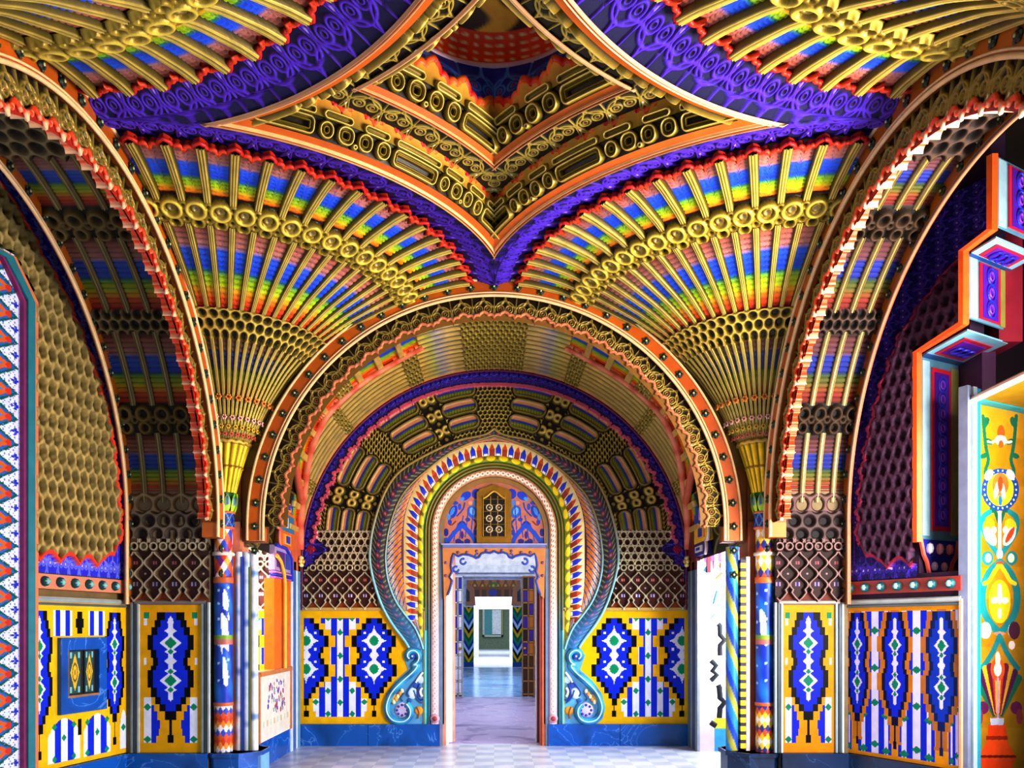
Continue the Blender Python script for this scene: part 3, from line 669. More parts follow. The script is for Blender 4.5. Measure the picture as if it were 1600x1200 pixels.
def archpath(R, yend, n=400, c=832):
    th = np.linspace(PI, 0, 200); a = np.stack([772 + R * np.cos(th), c - R * np.sin(th)], 1)
    p = np.concatenate([[(772 - R, yend)], [(772 - R, yend * .5 + c * .5)], a, [(772 + R, yend * .5 + c * .5)], [(772 + R, yend)]])
    s = np.concatenate([[0], np.cumsum(np.hypot(*np.diff(p, axis=0).T))]); t = np.linspace(0, s[-1], n)
    return np.stack([np.interp(t, s, p[:, 0]), np.interp(t, s, p[:, 1])], 1), s[-1]
def strip(name, A, B, L, y, colf, nv=16, hf=None, mat=GLOSS):
    n = len(A); s = np.linspace(0, 1, nv)[None, :, None]; P = A[:, None] + (B - A)[:, None] * s
    U = np.repeat(np.linspace(0, L, n)[:, None], nv, 1); S = np.repeat(s[..., 0], n, 0); hh = hf(U, S) if hf else 0 * U
    Q = np.stack([WX(P[..., 0], DB), -(y + hh), WZ(P[..., 1], DB)], -1); g = GB(); g.grid(Q, colf(U, S, P)); return g.build(name, mat, T, True)
def fade(C, P, c2='3aa0c8', a=.5): return mix(C, hx(c2) * np.ones(C.shape), sm(900, 1010, P[..., 1]) * a)
def ring_strip(name, R1, R2, yend, y, colf, hf=None, n=1400, nv=18):
    A, L = archpath(R1, yend, n); B, _ = archpath(R2, yend, n); return strip(name, A, B, L, y, colf, nv, hf)
def spikes(U, S, P):
    x = U / 10.6; X = np.abs(x - np.round(x)); C = base(U.shape, hx('f4e4a8')); k = np.floor(x + .5) % 2
    w = .42 * np.clip((S - .14) / .4, 0, 1); w2 = .5 * np.sqrt(np.clip(1 - ((S - .62) / .4) ** 2, 0, 1))
    m = X < np.minimum(w, w2 + .1); C[m & (k == 0)] = hx('1238d8'); C[m & (k == 1)] = hx('d85410'); C[(k == 1) & (S > .55) & (X < .42)] = hx('a83c10'); C[(S > .84) & (k == 0) & (X < .3)] = hx('f0f0f8'); return C
ring_strip('spike_ring', 141, 119, 985, .035, spikes, lambda U, S: .02 * np.sin(S * PI))
def drops(U, S, P):
    x = U / 20.; X = np.abs(x - np.round(x)); C = base(U.shape, hx('b0a014')); C[np.hypot(X * 1.25, S - .4) < .44] = hx('fce010'); C[(S > .86)] = hx('4a9a30'); C[(X > .42) & (S < .6)] = hx('7a8018'); return C
ring_strip('yellow_drop_ring', 119, 109, 1010, .03, drops, lambda U, S: .02 * np.sin(S * PI))
ring_strip('dark_moulding', 109, 98, 1130, .02, lambda U, S, P: fade(mix(hx('3a3410'), hx('a09440'), np.abs(np.sin(S * 7))), P, '1f8098', .9), lambda U, S: .03 * np.abs(np.sin(S * 7)))
def beads(U, S, P):
    x = U / 8.2; X = x - np.round(x); d = np.hypot(X * 8.2, (S - .5) * 12.5); C = base(U.shape, hx('d0a078')); C[np.abs(d - 2.6) < 1.1] = hx('fff0e4'); C[d < 1.3] = hx('c87858'); C[np.abs(S - .5) > .42] = hx('b87c58')
    C[(np.abs(np.abs(X) - .5) * 8.2 < 1.) & (np.abs(S - .5) < .12)] = hx('fff0e4'); return fade(C, P, 'd8c8e0', .6)
ring_strip('bead_band', 98, 86, 1131, .045, beads, lambda U, S: .012 * (1 - (2 * S - 1) ** 2), 2600, 22)
ring_strip('inner_fillet', 86, 78, 1131, .02, lambda U, S, P: fade(mix(hx('b08848'), hx('8898b8'), sm(800, 850, P[..., 1]) * (S < .6)), P, '7aa0c8', .7), None, 500, 6)
OUT = [(772, 672), (762, 680), (748, 684), (717, 689), (675, 708), (633, 731), (612, 752), (595, 786), (583, 828), (579, 859), (579, 881), (586, 913), (598, 948), (614, 976), (633, 1000), (640, 1012)]
INN = [(772, 682), (762, 685), (745, 690), (706, 706), (671, 733), (639, 761), (622, 786), (608, 828), (604, 860), (603, 874), (606, 905), (617, 937), (633, 960), (649, 979), (658, 1000), (662, 1014)]
mir = lambda p: np.stack([1544 - p[:, 0], p[:, 1]], 1)
def floral(U, S, P):
    x = U / 17.; X = x - np.floor(x); b = hx('3a2c3c'); C = base(U.shape, b); v = np.abs(S - .5)
    lf = np.abs(((U / 8.5 + v * 3.2) % 1) - .5); C[(lf < .2) & (v > .14)] = hx('4a5a3c'); C[(lf < .09) & (v > .12)] = hx('a8a078'); C[(v > .40)] = hx('4a3a4a'); C[v > .46] = hx('a89080')
    d = np.hypot((X - .5) * 17, (S - .5) * 26); C[d < 4.2] = hx('7c2c48'); C[d < 2.] = hx('c86878'); C[(np.hypot((X - .0) * 17, (S - .5) * 26) < 2.5)] = hx('3a48a8')
    return fade(C, P, '2a9cd8', .62)
CRW = None
for sd in (0, 1):
    A, L = resamp(OUT, 360); B, _ = resamp(INN, 360); ring_, _ = resamp([(772, 690), (740, 694), (706, 707), (671, 733), (648, 764), (634, 800), (630, 850), (631, 881), (634, 913), (641, 944), (652, 963), (660, 987), (664, 1010)], 360)
    mm = (lambda p: p) if sd == 0 else mir
    strip('floral_band', mm(A), mm(B), L, .055, floral, 40, lambda U, S: .025 * np.sin(S * PI))
    def petals(U, S, P):
        x = (U + S * 30) / 11.; X = np.abs(x - np.round(x)); C = base(U.shape, hx('2a3c9c')); m = X < .36; C[m] = mix(hx('fff8ec'), hx('f09c08'), sm(.2, .6, S))[m]; C[(X < .07)] = hx('b86810'); C[S > .86] = hx('6a2040'); C[S < .08] = hx('b8a8b0'); return fade(C, P, '58a0d0', .5)
    strip('petal_crescent', mm(B), mm(ring_), L, .03, petals, 22, lambda U, S: .02 * np.sin(S * PI))
    for k, (pp, w, c) in enumerate(((A, .016, 'b8c4b0'), (B, .012, 'c0b8c8'))):
        q = mm(pp); cc = mix(hx('a89048'), hx('9cdcf0'), sm(760, 960, q[:, 1])); g = GB(); g.tube(wp(q, .07), w, cc, 8); g.build('pale_edging', GLOSS, T, True)
    # scroll foot
    g = GB(); body = np.array([(664, 985), (640, 1010), (630, 1024), (638, 1046), (618, 1064), (604, 1084), (599, 1105), (603, 1123), (614, 1132), (672, 1132), (672, 985)]); body = mm(body)
    g.prism(wp(body, .03), (0, .03, 0), hx('6cb4dc')); 
    for cx_, cy_, r_, c in ((629, 1109, 12, 'd0c8ec'), (629, 1109, 4, '4a3aa0'), (645, 1083, 9, 'd8ecf8'), (655, 1110, 7, 'e8a830'), (614, 1090, 8, 'e8b850'), (650, 1070, 5, '3a68c8'), (658, 1062, 6, 'c8e0f4'), (640, 1094, 4, '2a70b8')):
        q = mm(np.array([[cx_, cy_]]))[0]; g.ball(wp([q], .035)[0], r_ / SB, hx(c), (1, .25, 1), 14)
    for k in range(8):
        a = k * PI / 4; q = mm(np.array([[629 + 8 * math.cos(a), 1109 + 8 * math.sin(a)]]))[0]; g.ball(wp([q], .055)[0], 2.2 / SB, hx('5a48b0'), (1, .4, 1), 6)
    for k in range(5):
        q = mm(np.array([[616 + k * 3.2, 1096 - k * 4.2]]))[0]; g.ball(wp([q], .05)[0], 3.2 / SB, hx('f0b040' if k % 2 else 'fae8c0'), (1, .4, 1.3), 6)
    for pts, c, w in (([(652, 1062), (644, 1070), (636, 1082), (640, 1088)], '1c5cb0', 1.3), ([(656, 1068), (652, 1084), (656, 1094), (662, 1092)], '2a48a8', 1.4), ([(647, 1078), (652, 1092), (660, 1098)], '2a70b8', 1.2), ([(632, 1082), (626, 1090), (630, 1095)], '1c6cb0', 1.2), ([(652, 1104), (656, 1112), (654, 1122)], 'a86a10', 1.2), ([(661, 1050), (655, 1058), (650, 1066)], 'f0f4ff', 1.8), ([(660, 1074), (656, 1080), (660, 1088)], 'f4f4ff', 2.)):
        q, _ = resamp(pts, 14); g.tube(wp(mm(q), .05), w / SB, hx(c), 6)
    g.build('scroll_foot', GLOSS, T, True)
    sp = [(644 + (5 + 9 * t) * math.cos(2.2 + t * 5.6), 1025 + (5 + 9 * t) * math.sin(2.2 + t * 5.6)) for t in np.linspace(0, 1, 14)]
    sp += [(655, 1038), (646, 1050), (629, 1064), (613, 1080), (605, 1098), (605, 1112), (613, 1125), (629, 1128), (641, 1121), (643, 1108), (636, 1099)]
    q, _ = resamp(sp, 160); q = mm(q); g = GB(); cc = mix(hx('1878a8'), hx('3ab0d8'), np.abs(np.sin(np.arange(160) * .11)))
    g.tube(wp(q, .045), 5.2 / SB, cc, 10, flat=.8); vol = g.build('volute', GLOSS, T, True)
    g = GB(); g.tube(wp(q, .083), 1.2 / SB, hx('c8f0fa'), 6); q = mm(np.array([[645., 1025.]])); g.ball(wp(q, .05)[0], 5 / SB, hx('3a60c8'), (1, .8, 1), 12); g.ball(wp(q, .085)[0] , 1.6 / SB, hx('e0f0ff'), (1, .5, 1), 6)  # pale line along the ribbon is a painted highlight
    v = mm(np.array([[665., 985], [665, 1130]])); g.tube(wp(v, .04), 1.8 / SB, hx('70d8e0'), 6); g.build('volute_eye', GLOSS, vol, True)
    q = mm(np.array([[680., 1122.]])); g = GB(); g.ball(wp(q, .05)[0], 7.5 / SB, hx('d0a8b8'), (1, .5, 1), 14); g.ball(wp(q, .075)[0], 4 / SB, hx('b04858'), (1, .6, 1), 10); g.build('foot_boss', GLOSS, T, True)

# tympanum
def ell(C, X, Y, cx, cy, rx, ry, c, rot=0):
    co, si = math.cos(rot), math.sin(rot); u, v = (X - cx) * co + (Y - cy) * si, -(X - cx) * si + (Y - cy) * co; C[(u / rx) ** 2 + (v / ry) ** 2 < 1] = hx(c) if isinstance(c, str) else c
def curve(C, X, Y, pts, w, c, n=24):
    p, _ = resamp(pts, n)
    d = np.full(X.shape, 1e9)
    for k in range(n - 1):
        a, b = p[k], p[k + 1]; ab = b - a; L2 = (ab ** 2).sum() + 1e-9; t = np.clip(((X - a[0]) * ab[0] + (Y - a[1]) * ab[1]) / L2, 0, 1)
        d = np.minimum(d, np.hypot(X - a[0] - t * ab[0], Y - a[1] - t * ab[1]))
    C[d < w] = hx(c) if isinstance(c, str) else c
x = np.linspace(692, 852, 241); y = np.linspace(752, 851, 151); X, Y = np.meshgrid((x[1:] + x[:-1]) / 2, (y[1:] + y[:-1]) / 2, indexing='ij')
Xm = 772 - np.abs(X - 772); C = base(X.shape, hx('d08a70'))
for (cx_, cy_, rx, ry, rot, c) in ((728, 775, 9, 6, -.6, '1c50d8'), (722, 780, 4, 3, -.6, '60a8e8'), (708, 800, 6, 11, .4, '1a48d0'), (707, 799, 3, 7, .4, '48a0e8'), (738, 800, 8, 10, -.3, '2a78d8'), (738, 799, 4, 6, -.3, '80c0f0'), (745, 772, 8, 8, 0, '2a48d0'), (750, 790, 4, 14, 0, '3a50d8'), (722, 820, 6, 6, 0, '1438b0'), (697, 832, 4, 6, 0, '2030a0'),
                                 (752, 842, 6, 8, 0, '1c58d8'), (697, 846, 6, 6, 0, '2060d8'), (716, 846, 5, 4, 0, '3038a8'), (730, 846, 5, 4, 0, '3038a8'), (722, 836, 2.5, 6, 0, '5a2890')): ell(C, Xm, Y, cx_, cy_, rx, ry, c, rot)
curve(C, Xm, Y, [(722, 820), (712, 830), (704, 840), (697, 850)], 3.4, '1c60dc'); curve(C, Xm, Y, [(722, 820), (732, 830), (740, 840), (744, 850)], 3.4, '1c60dc')
curve(C, Xm, Y, [(712, 815), (704, 822), (700, 815), (706, 808)], 1.2, '9a4010'); curve(C, Xm, Y, [(726, 786), (724, 796), (714, 806)], 1.2, '2a50c0'); curve(C, Xm, Y, [(740, 812), (746, 818), (742, 826)], 1.4, '2040b0')
for k in range(5): curve(C, Xm, Y, [(700 + k * 9, 848 - k * 3), (703 + k * 9, 838 - k * 9), (708 + k * 8, 830 - k * 12)], .9, '3a58c8')
for (cx_, cy_, rx, ry, c) in ((735, 786, 3, 3, 'f0b090'), (718, 792, 3, 5, '2a60d8'), (731, 812, 4, 3, '2450c0'), (742, 786, 3, 5, '58a0e8'), (703, 816, 3, 4, '2a50c8'), (742, 832, 3, 5, '2a48c0'), (722, 848, 3, 3, '1c40b8'), (711, 786, 5, 3, '2858d8'), (701, 808, 3, 5, '5aa0e8')): ell(C, Xm, Y, cx_, cy_, rx, ry, c)
P = np.stack(np.meshgrid(x, y, indexing='ij'), -1); msk = (np.hypot(X - 772, np.minimum(Y - 832, 0)) < 82)
g = GB(); P3 = np.stack([WX(P[..., 0], DB), np.full(P.shape[:2], -.005), WZ(P[..., 1], DB)], -1)
n_, m_ = C.shape[:2]; Vv = np.stack([P3[:-1, :-1], P3[1:, :-1], P3[1:, 1:], P3[:-1, 1:]], 2)[msk]; k = g.raw(Vv.reshape(-1, 3), np.repeat(C[msk][:, None], 4, 1).reshape(-1, 3)); g.Q.append(np.arange(len(Vv) * 4).reshape(-1, 4) + k)
g.build('painted_tympanum', GLOSS, T)
g = GB(); g.box((WX(692, DB), -.06, WZ(857, DB)), (WX(852, DB), -.001, WZ(850, DB)), hx('8890c0')); g.box((WX(690, DB), -.075, WZ(852, DB)), (WX(854, DB), -.001, WZ(850, DB)), hx('b8b8d8')); g.build('lintel', GLOSS, T)
# jamb facings and reveals
for sx in (0, 1):
    f_ = (lambda a: WX(a, DB)) if sx == 0 else (lambda a: WX(1544 - a, DB)); g = GB()
    for a, b, y0, y1, c in ((686, 692, -.035, .4, '8098b8'), (692, 697, -.02, .4, 'e0a088' if sx == 0 else 'e08058'), (697, 700, -.01, .3, 'f0f0f8' if sx == 0 else 'b04a2c')):
        xs = sorted((f_(a), f_(b))); g.box((xs[0], y0, .0), (xs[1], y1, WZ(857, DB)), hx(c))
    for a, b, c in (((700, 705, 'f4f4fa'), (705, 709, 'd8a898')) if sx == 0 else ((700, 703, '5a2838'), (703, 705, 'f0f0f8'))): xs = sorted((f_(a), f_(b))); g.box((xs[0], .28, 0), (xs[1], .42, WZ(857, DB)), hx(c))
    xs = sorted((f_(688), f_(681))); g.box((xs[0], -.05, 0), (xs[1], .02, .27), hx('e05a48'))
    struct(g.build('trim_4' if sx == 0 else 'trim_5', GLOSS, None, False, (0, DB, 0)))

# lattice window over the door
T = thing('lattice_window', 'small gilded ogee window with pierced lattice above the doorway', 'window', (0, DB - .03, WZ(849, DB)))
def lw(pts): return np.array([(WX(a, DB), 0, WZ(b, DB) - WZ(849, DB)) for a, b in pts])
outer = [(745, 849), (745, 770), (752, 764), (763, 761), (772, 757), (781, 761), (792, 764), (799, 770), (799, 849)]
inner = [(755, 839), (755, 780), (761, 777), (766, 772), (772, 768), (778, 772), (783, 777), (789, 780), (789, 839)]
g = GB(); g.prism(lw(outer) + (0, -.015, 0), (0, .03, 0), hx('a87c10')); fr_ = g.build('frame', GILT, T)
g = GB(); g.prism(lw(inner) + (0, -.02, 0), (0, .012, 0), hx('1a0a06')); g.build('dark_opening', GLOSS, T)
g = GB()
for a in (755, 766.5, 777.5, 789): g.tube(lw([(a, 839), (a, 776)]) + (0, -.025, 0), .007, hx('b08a30'), 6)
for b in (839, 830, 820, 810, 800, 790, 781): g.tube(lw([(755, b), (789, b)]) + (0, -.025, 0), .006, hx('8a6a20'), 6)
A = np.linspace(0, 2 * PI, 20, endpoint=False)
for a in (764.5, 779.5):
    for b in (794, 811, 828): g.tube(lw(np.stack([a + 4.6 * np.cos(A), b + 4.6 * np.sin(A)], 1)) + (0, -.03, 0), .009, hx('d8c8b0'), 6, True); g.ball(lw([(a, b)])[0] + (0, -.03, 0), .014, hx('b8a890'), (1, .5, 1), 8)
q, _ = resamp(inner[1:-1], 40); g.tube(lw(q) + (0, -.03, 0), .013, hx('e0b840'), 6); g.build('pierced_lattice', GILT, fr_, True)

# door valance: scalloped, with curls
T = thing('door_valance', 'scalloped orange and blue fretwork valance hanging under the door lintel', 'valance', (0, DB, WZ(857, DB)))
z0_ = WZ(857, DB)
def dv(pts, y): return np.array([(WX(a, DB), y, WZ(b, DB) - z0_) for a, b in pts])
half = [(772, 857), (772, 862), (766, 865), (758, 864), (752, 866), (749, 871), (744, 873), (739, 870), (733, 868), (724, 867), (716, 870), (709, 866), (707, 872), (705, 884), (707, 894), (703, 902), (707, 908), (704, 920), (700, 930), (694, 936), (692, 857)]
for sx in (0, 1):
    p = np.array(half, float); p = p if sx == 0 else mir(p); g = GB(); g.prism(dv(p, -.07), (0, .03, 0), hx('d89858')); g.build('fretwork', GLOSS, T)
    q = p[1:-2]; g = GB(); g.tube(dv(q, -.075), .014, hx('3a58b8'), 6)
    for cx_, cy_, r_ in ((724, 878, 4.2), (713, 890, 4.2), (746, 869, 3)):
        A = np.linspace(0, 5.2, 16); c = np.stack([cx_ + r_ * np.cos(A), cy_ + r_ * np.sin(A)], 1); c = c if sx == 0 else mir(c); g.tube(dv(c, -.065), .014, hx('4868c0'), 6)
    for cx_, cy_ in ((716, 864), (730, 864), (745, 862), (697, 880), (697, 900), (760, 861)):
        c = np.array([[cx_, cy_]], float); c = c if sx == 0 else mir(c); g.ball(dv(c, -.075)[0], .02, hx('8a5a90'), (1, .5, 1), 8)
    g.build('blue_curls', GLOSS, T, True)

# ------------------------------------------------------------------ room shell
print('shell')
def sbox(name, a, b, mat, c=WHITE):
    g = GB(); g.box(a, b, c); return struct(g.build(name, mat))
sbox('floor', (-7, -1, -.12), (7, 10.3, 0), FLOOR)
xd = WX(686, DB)
# end wall around the door
g = GB(); g.box((-3.9, DB, 0), (xd, DB + .3, 6.3), hx('b89860')); g.box((-xd, DB, 0), (3.9, DB + .3, 6.3), hx('b89860')); g.box((xd, DB, WZ(857, DB)), (-xd, DB + .3, 6.3), hx('b89860')); struct(g.build('wall_end', PLASTER))
zb = .275
for nm, x0, x1 in (('baseboard_left', -2.5, WX(688, DB)), ('baseboard_right', -WX(688, DB), 2.5)):
    g = GB(); d = (x1 - x0) / 2
    for k in range(2): g.box((x0 + d * k + .003, DB - .06, 0), (x0 + d * (k + 1) - .003, DB, zb), WHITE)
    struct(g.build(nm, MARBLE))
# ceiling slab well above the vaults
sbox('ceiling', (-7, -1, 6.3), (7, 10.4, 6.4), PLASTER, hx('302010'))
# pier walls behind narrow panels
for nm, x0, x1 in (('wall_left_pier', -3.6, -2.78), ('wall_right_pier', 2.78, 3.5)):
    sbox(nm, (x0, YP + .004, 0), (x1, YP + .3, 3.2), PLASTER, hx('7a6a50'))
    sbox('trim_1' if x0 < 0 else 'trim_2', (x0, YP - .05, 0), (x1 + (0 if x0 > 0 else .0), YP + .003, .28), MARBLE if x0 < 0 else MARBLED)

# ------------------------------------------------------------------ columns
print('columns')
def harl(A, Z, pal, n=5, hgt=.17):
    u = A / (2 * PI) * n * 2; v = Z / hgt * 2; k = (np.floor(u + v).astype(int) * 3 + np.floor(u - v).astype(int) * 2) % len(pal)
    C = np.zeros(A.shape + (3,))
    for i, c in enumerate(pal): C[k == i] = hx(c)
    return C
def column(label, loc, sx):
    T = thing('painted_column', label, 'column', loc, 0, 'slender painted columns')
    px = lambda p: (p - (CX + sx * COLX * F / COLY)) * COLY / F      # photo px -> local x at the column
    cx = sx * .0
    oy = -.12
    g = GB(); A = np.linspace(0, 2 * PI, 8, endpoint=False) + PI / 8
    g.prism(np.stack([.31 * np.cos(A) - sx * .07, .31 * np.sin(A) + .04, 0 * A], -1), (0, 0, .275), WHITE); g.prism(np.stack([.335 * np.cos(A) - sx * .07, .335 * np.sin(A) + .04, 0 * A + .235], -1), (0, 0, .04), WHITE)
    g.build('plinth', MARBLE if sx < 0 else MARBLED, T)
    # pier body
    g = GB(); c = hx('e0946c') if sx < 0 else hx('a84a1c'); g.box((-.14, -.04, .275), (.14, .24, 2.55), c); g.box((min(0, -sx * .36), .02, 2.36), (max(0, -sx * .36), .2, 3.7), hx('8a4a14')); g.box((-.14, -.02, 2.5), (.14, .2, 3.4), hx('8a4a14')); g.build('pier_body', GLOSS, T)
    # shaft
    nz, na = 260, 64; z = np.linspace(.275, 2.47, nz)[:, None]; Aa = np.linspace(0, 2 * PI, na, endpoint=False)[None]; Z = np.repeat(z, na, 1); AA = np.repeat(Aa, nz, 0)
    C = base(Z.shape, hx('1060d8'))
    C = mix(hx('0a3cb8'), hx('1c80e8'), sm(-.5, .9, np.sin(AA * 3 + Z * 9) * .5 + np.sin(Z * 23) * .3))
    for zz in (.95, 1.12, 1.3, 1.55, 1.7, 1.83):
        for ks in range(4):
            a0 = -PI / 2 + (ks - 1.2) * 1.1; d = np.hypot(((AA - a0 + PI) % (2 * PI) - PI) * .085, Z - zz - .03 * ks); C[d < .014] = hx('a8d8f8')
    wa = -PI / 2 + .5 * (1 if sx < 0 else -1)
    for (zc, hz, wz) in ((1.45, .2, .5), (1.75, .1, .35), (1.05, .16, .3)) if sx < 0 else ((1.5, .2, .42),):
        d = np.hypot(((AA - wa + PI) % (2 * PI) - PI) / wz, (Z - zc) / hz) + .25 * np.sin(AA * 7 + Z * 17); C[d < 1] = hx('f0f4ff')
    m = (Z > 1.33) & (Z < 1.42); C[m] = hx('c87878'); C[(Z > 1.38) & (Z < 1.42)] = hx('8ab030')
    pal = ('e8641c', 'f4f0f4', 'd83c14', '2a58d0', 'f0a02c') if sx < 0 else ('f0c020', '30308c', 'f0f0f4', 'd85a1c', 'e8c83c')
    m = Z < .74; C[m] = harl(AA, Z, pal)[m]; m = Z > 1.98; C[m] = harl(AA, Z, pal + (('7a2090',) if sx < 0 else ()), 4, .22)[m]
    m = (Z > 1.93) & (Z < 1.99) | (Z > .73) & (Z < .76); C[m] = hx('d07030')
    R = .088 + 0 * Z; R[(Z > 1.93) & (Z < 1.99) | (Z > .73) & (Z < .76)] = .096
    g = GB(); g.grid(np.stack([R * np.cos(AA), R * np.sin(AA) + oy, Z], -1), C, None, False, True); shaft = g.build('shaft', GLOSS, T, True)
    # white ring with collars
    g = GB(); g.lathe([(.088, 2.2), (.105, 2.205), (.11, 2.22), (.105, 2.235), (.088, 2.24)], hx('e8e0d0'), (0, oy, 0)); g.build('ring', GLOSS, shaft, True)
    g = GB(); nz = 40; z = np.linspace(2.46, 2.64, nz)[:, None]; Z = np.repeat(z, na, 1); AA = np.repeat(Aa, nz, 0)
    r = np.interp(z, [2.46, 2.475, 2.49, 2.61, 2.625, 2.64], [.09, .112, .104, .104, .116, .1]) + 0 * Z
    x_ = AA / (2 * PI) * 9; d = np.abs(np.abs(x_ - np.round(x_)) * 2 - np.abs((Z - 2.55) / .07)); C = mix(hx('6ab0e8'), hx('0a2a90'), sm(.06, .2, d)); C[(Z < 2.485) | (Z > 2.615)] = hx('e08060')
    g.grid(np.stack([r * np.cos(AA), r * np.sin(AA) + oy, Z], -1), C, None, False, True); g.build('collar', GLOSS, T, True)
    # leaves
    g = GB(); g.lathe([(.09, 2.63), (.1, 2.83)], hx('1c5a20'), (0, oy, 0), 20)
    for k in range(10):
        a = k * 2 * PI / 10 + .31; q = np.linspace(0, 1, 9); rr = .1 + .014 * np.sin(q * PI) + .02 * q; w = .034 * np.sin(np.clip(q * 1.0 + .12, 0, 1) * PI) ** .6
        mid = np.stack([rr * math.cos(a), rr * math.sin(a) + oy, 2.635 + .185 * q], -1); tv = np.array([-math.sin(a), math.cos(a), 0])
        P = np.stack([mid - tv * w[:, None], mid + np.array([math.cos(a), math.sin(a), 0]) * .016, mid + tv * w[:, None]], 1)
        cl = np.stack([mix(hx('6ad020'), hx('d8e820'), 1 - q), mix(hx('1c40b0'), hx('a8e030'), np.abs(q - .55) > .22), mix(hx('6ad020'), hx('d8e820'), 1 - q)], 1); g.grid(P, cl)
    g.build('leaf_ring', GLOSS, T, True)
    # fluted cup
    nz, na2 = 40, 180; z = np.linspace(2.82, 3.30, nz)[:, None]; Aa2 = np.linspace(0, 2 * PI, na2, endpoint=False)[None]; Z = np.repeat(z, na2, 1); AA = np.repeat(Aa2, nz, 0)
    r0 = np.interp(z, [2.82, 2.95, 3.1, 3.30], [.112, .135, .165, .215]); fl = np.abs(np.sin(AA * 9)); R = r0 * (1 + .10 * fl); R[(np.abs(Z - 3.07) < .008)] += .012
    C = mix(hx('7a5c06'), hx('f4d81c'), sm(.1, .7, fl)); C[np.abs(Z - 3.07) < .01] = hx('a8841c')
    g = GB(); g.grid(np.stack([R * np.cos(AA), R * np.sin(AA) * .9 + oy * np.clip((3.6 - Z) / .8, 0, 1), Z], -1), C, None, False, True); cup = g.build('fluted_cup', GILT, T, True)
    g = GB(); A = np.linspace(0, 2 * PI, 60, endpoint=False); g.tube(np.stack([.235 * np.cos(A), .22 * np.sin(A) + oy * .4, 3.31 + .008 * np.cos(A * 18)], -1), .02, hx('d8b850'), 6, True); g.build('cup_rim', GILT, cup, True)
    # flanking colonnettes and strips
    def strip_(nm, xa, xb, z0, z1, y0, y1, c, mt=GLOSS):
        g = GB(); g.box((xa, y0, z0), (xb, y1, z1), hx(c)); return g.build(nm, mt, T)
    s = sx
    if sx < 0:
        for xa, c in ((px(376), 'e8f0fa'), (px(388), 'd8e8f8'), (px(399), 'f0f6ff')):
            nzz = 90; zz = np.linspace(.275, 2.25, nzz); nz_ = np.sin(zz * 31 + xa * 50) + np.sin(zz * 13); cc = mix(hx(c), hx('7aa0d8'), np.clip(nz_ - .9, 0, 1)); g = GB(); g.lathe(np.stack([np.full(nzz, .038), zz], 1), cc, (xa, -.03, 0), 16); g.build('white_colonnette', GLOSS, T, True)
        strip_('blue_fillet', px(382) - .006, px(382) + .006, .275, 2.2, -.075, -.03, '2c50c8'); strip_('olive_fillet', px(394) - .006, px(394) + .006, .275, 2.1, -.07, -.03, '8a9048')
        strip_('pale_pilaster', px(320), px(338), .275, 2.0, -.13, .1, 'd8d0d0'); strip_('dark_groove', px(326), px(331), .3, 1.98, -.135, -.12, '1c3038'); strip_('orange_cap', px(315), px(335), 1.98, 2.16, -.15, .1, 'e07848')
        strip_('plinth_step', px(368), px(412), 0, .275, -.1, .2, '8ab8e0')
    else:
        nzz, na3 = 160, 40; zz = np.linspace(.275, 2.3, nzz)[:, None]; Ab = np.linspace(0, 2 * PI, na3, endpoint=False)[None]; k = ((Ab / (2 * PI) * 2 + zz * 2.2) % 1)
        C = np.where((k < .33)[..., None], hx('a8a848'), np.where((k < .62)[..., None], hx('1450d0'), hx('2a90d8'))); g = GB(); g.grid(np.stack([px(1143) + .062 * np.cos(Ab) + 0 * zz, -.02 + .062 * np.sin(Ab) + 0 * zz, zz + 0 * Ab], -1), C, None, False, True); g.build('spiral_colonnette', GLOSS, T, True)
        g = GB()
        for k in range(22):
            z0 = .3 + k * .085; g.box((px(1153), -.09, z0), (px(1161), 0, z0 + .05), hx('f0c420')); g.box((px(1153), -.088, z0 + .05), (px(1161), 0, z0 + .085), hx('28283c'))
        g.build('chequered_strip', GLOSS, T)
        strip_('pale_pilaster', px(1162), px(1168), .275, 2.2, -.08, .1, 'c8b8b8'); strip_('white_pilaster', px(1205), px(1219), .275, 1.98, -.13, .1, 'ece4dc'); strip_('dark_groove', px(1210), px(1214), .3, 1.9, -.135, -.12, '6a6458'); strip_('orange_cap', px(1203), px(1220), 1.98, 2.45, -.12, .1, 'f0e0d8')
    return T
column('slender painted column with blue shaft and yellow fluted cup, left of the bay', (-COLX, COLY, 0), -1)
column('slender painted column with blue shaft and yellow fluted cup, right of the bay', (COLX, COLY, 0), 1)

# ------------------------------------------------------------------ bay side walls
print('bay sides')
XB = 2.46
T = thing('side_parapet', 'low white parapet panel with violet flowers on the left side of the bay', 'parapet', (-XB, 8.35, 0))
g = GB(); g.box((-.12, 0, 0), (0, 1.3, .28), WHITE); g.build('marble_base', MARBLE, T)
n1, n2 = 60, 60; yy = np.linspace(.02, 1.25, n1 + 1); zz = np.linspace(.32, .98, n2 + 1); A, B = np.meshgrid((yy[1:] + yy[:-1]) / 2, (zz[1:] + zz[:-1]) / 2, indexing='ij'); C = base(A.shape, hx('eae0d4'))
for k in range(60):
    a, b = rng.uniform(.25, 1.0), rng.uniform(.55, .93); C[np.hypot((A - a), B - b) < rng.uniform(.015, .035)] = hx(random.choice(('7a3aa8', '5a40b8', '9a70b0', '88b0a0', 'b04870')))
for k in range(8): C[(np.abs(A - .15 - k * .14) < .03) & (np.abs(B - .46) < .035)] = hx(('c0d8c8', 'd8c0a0')[k % 2])
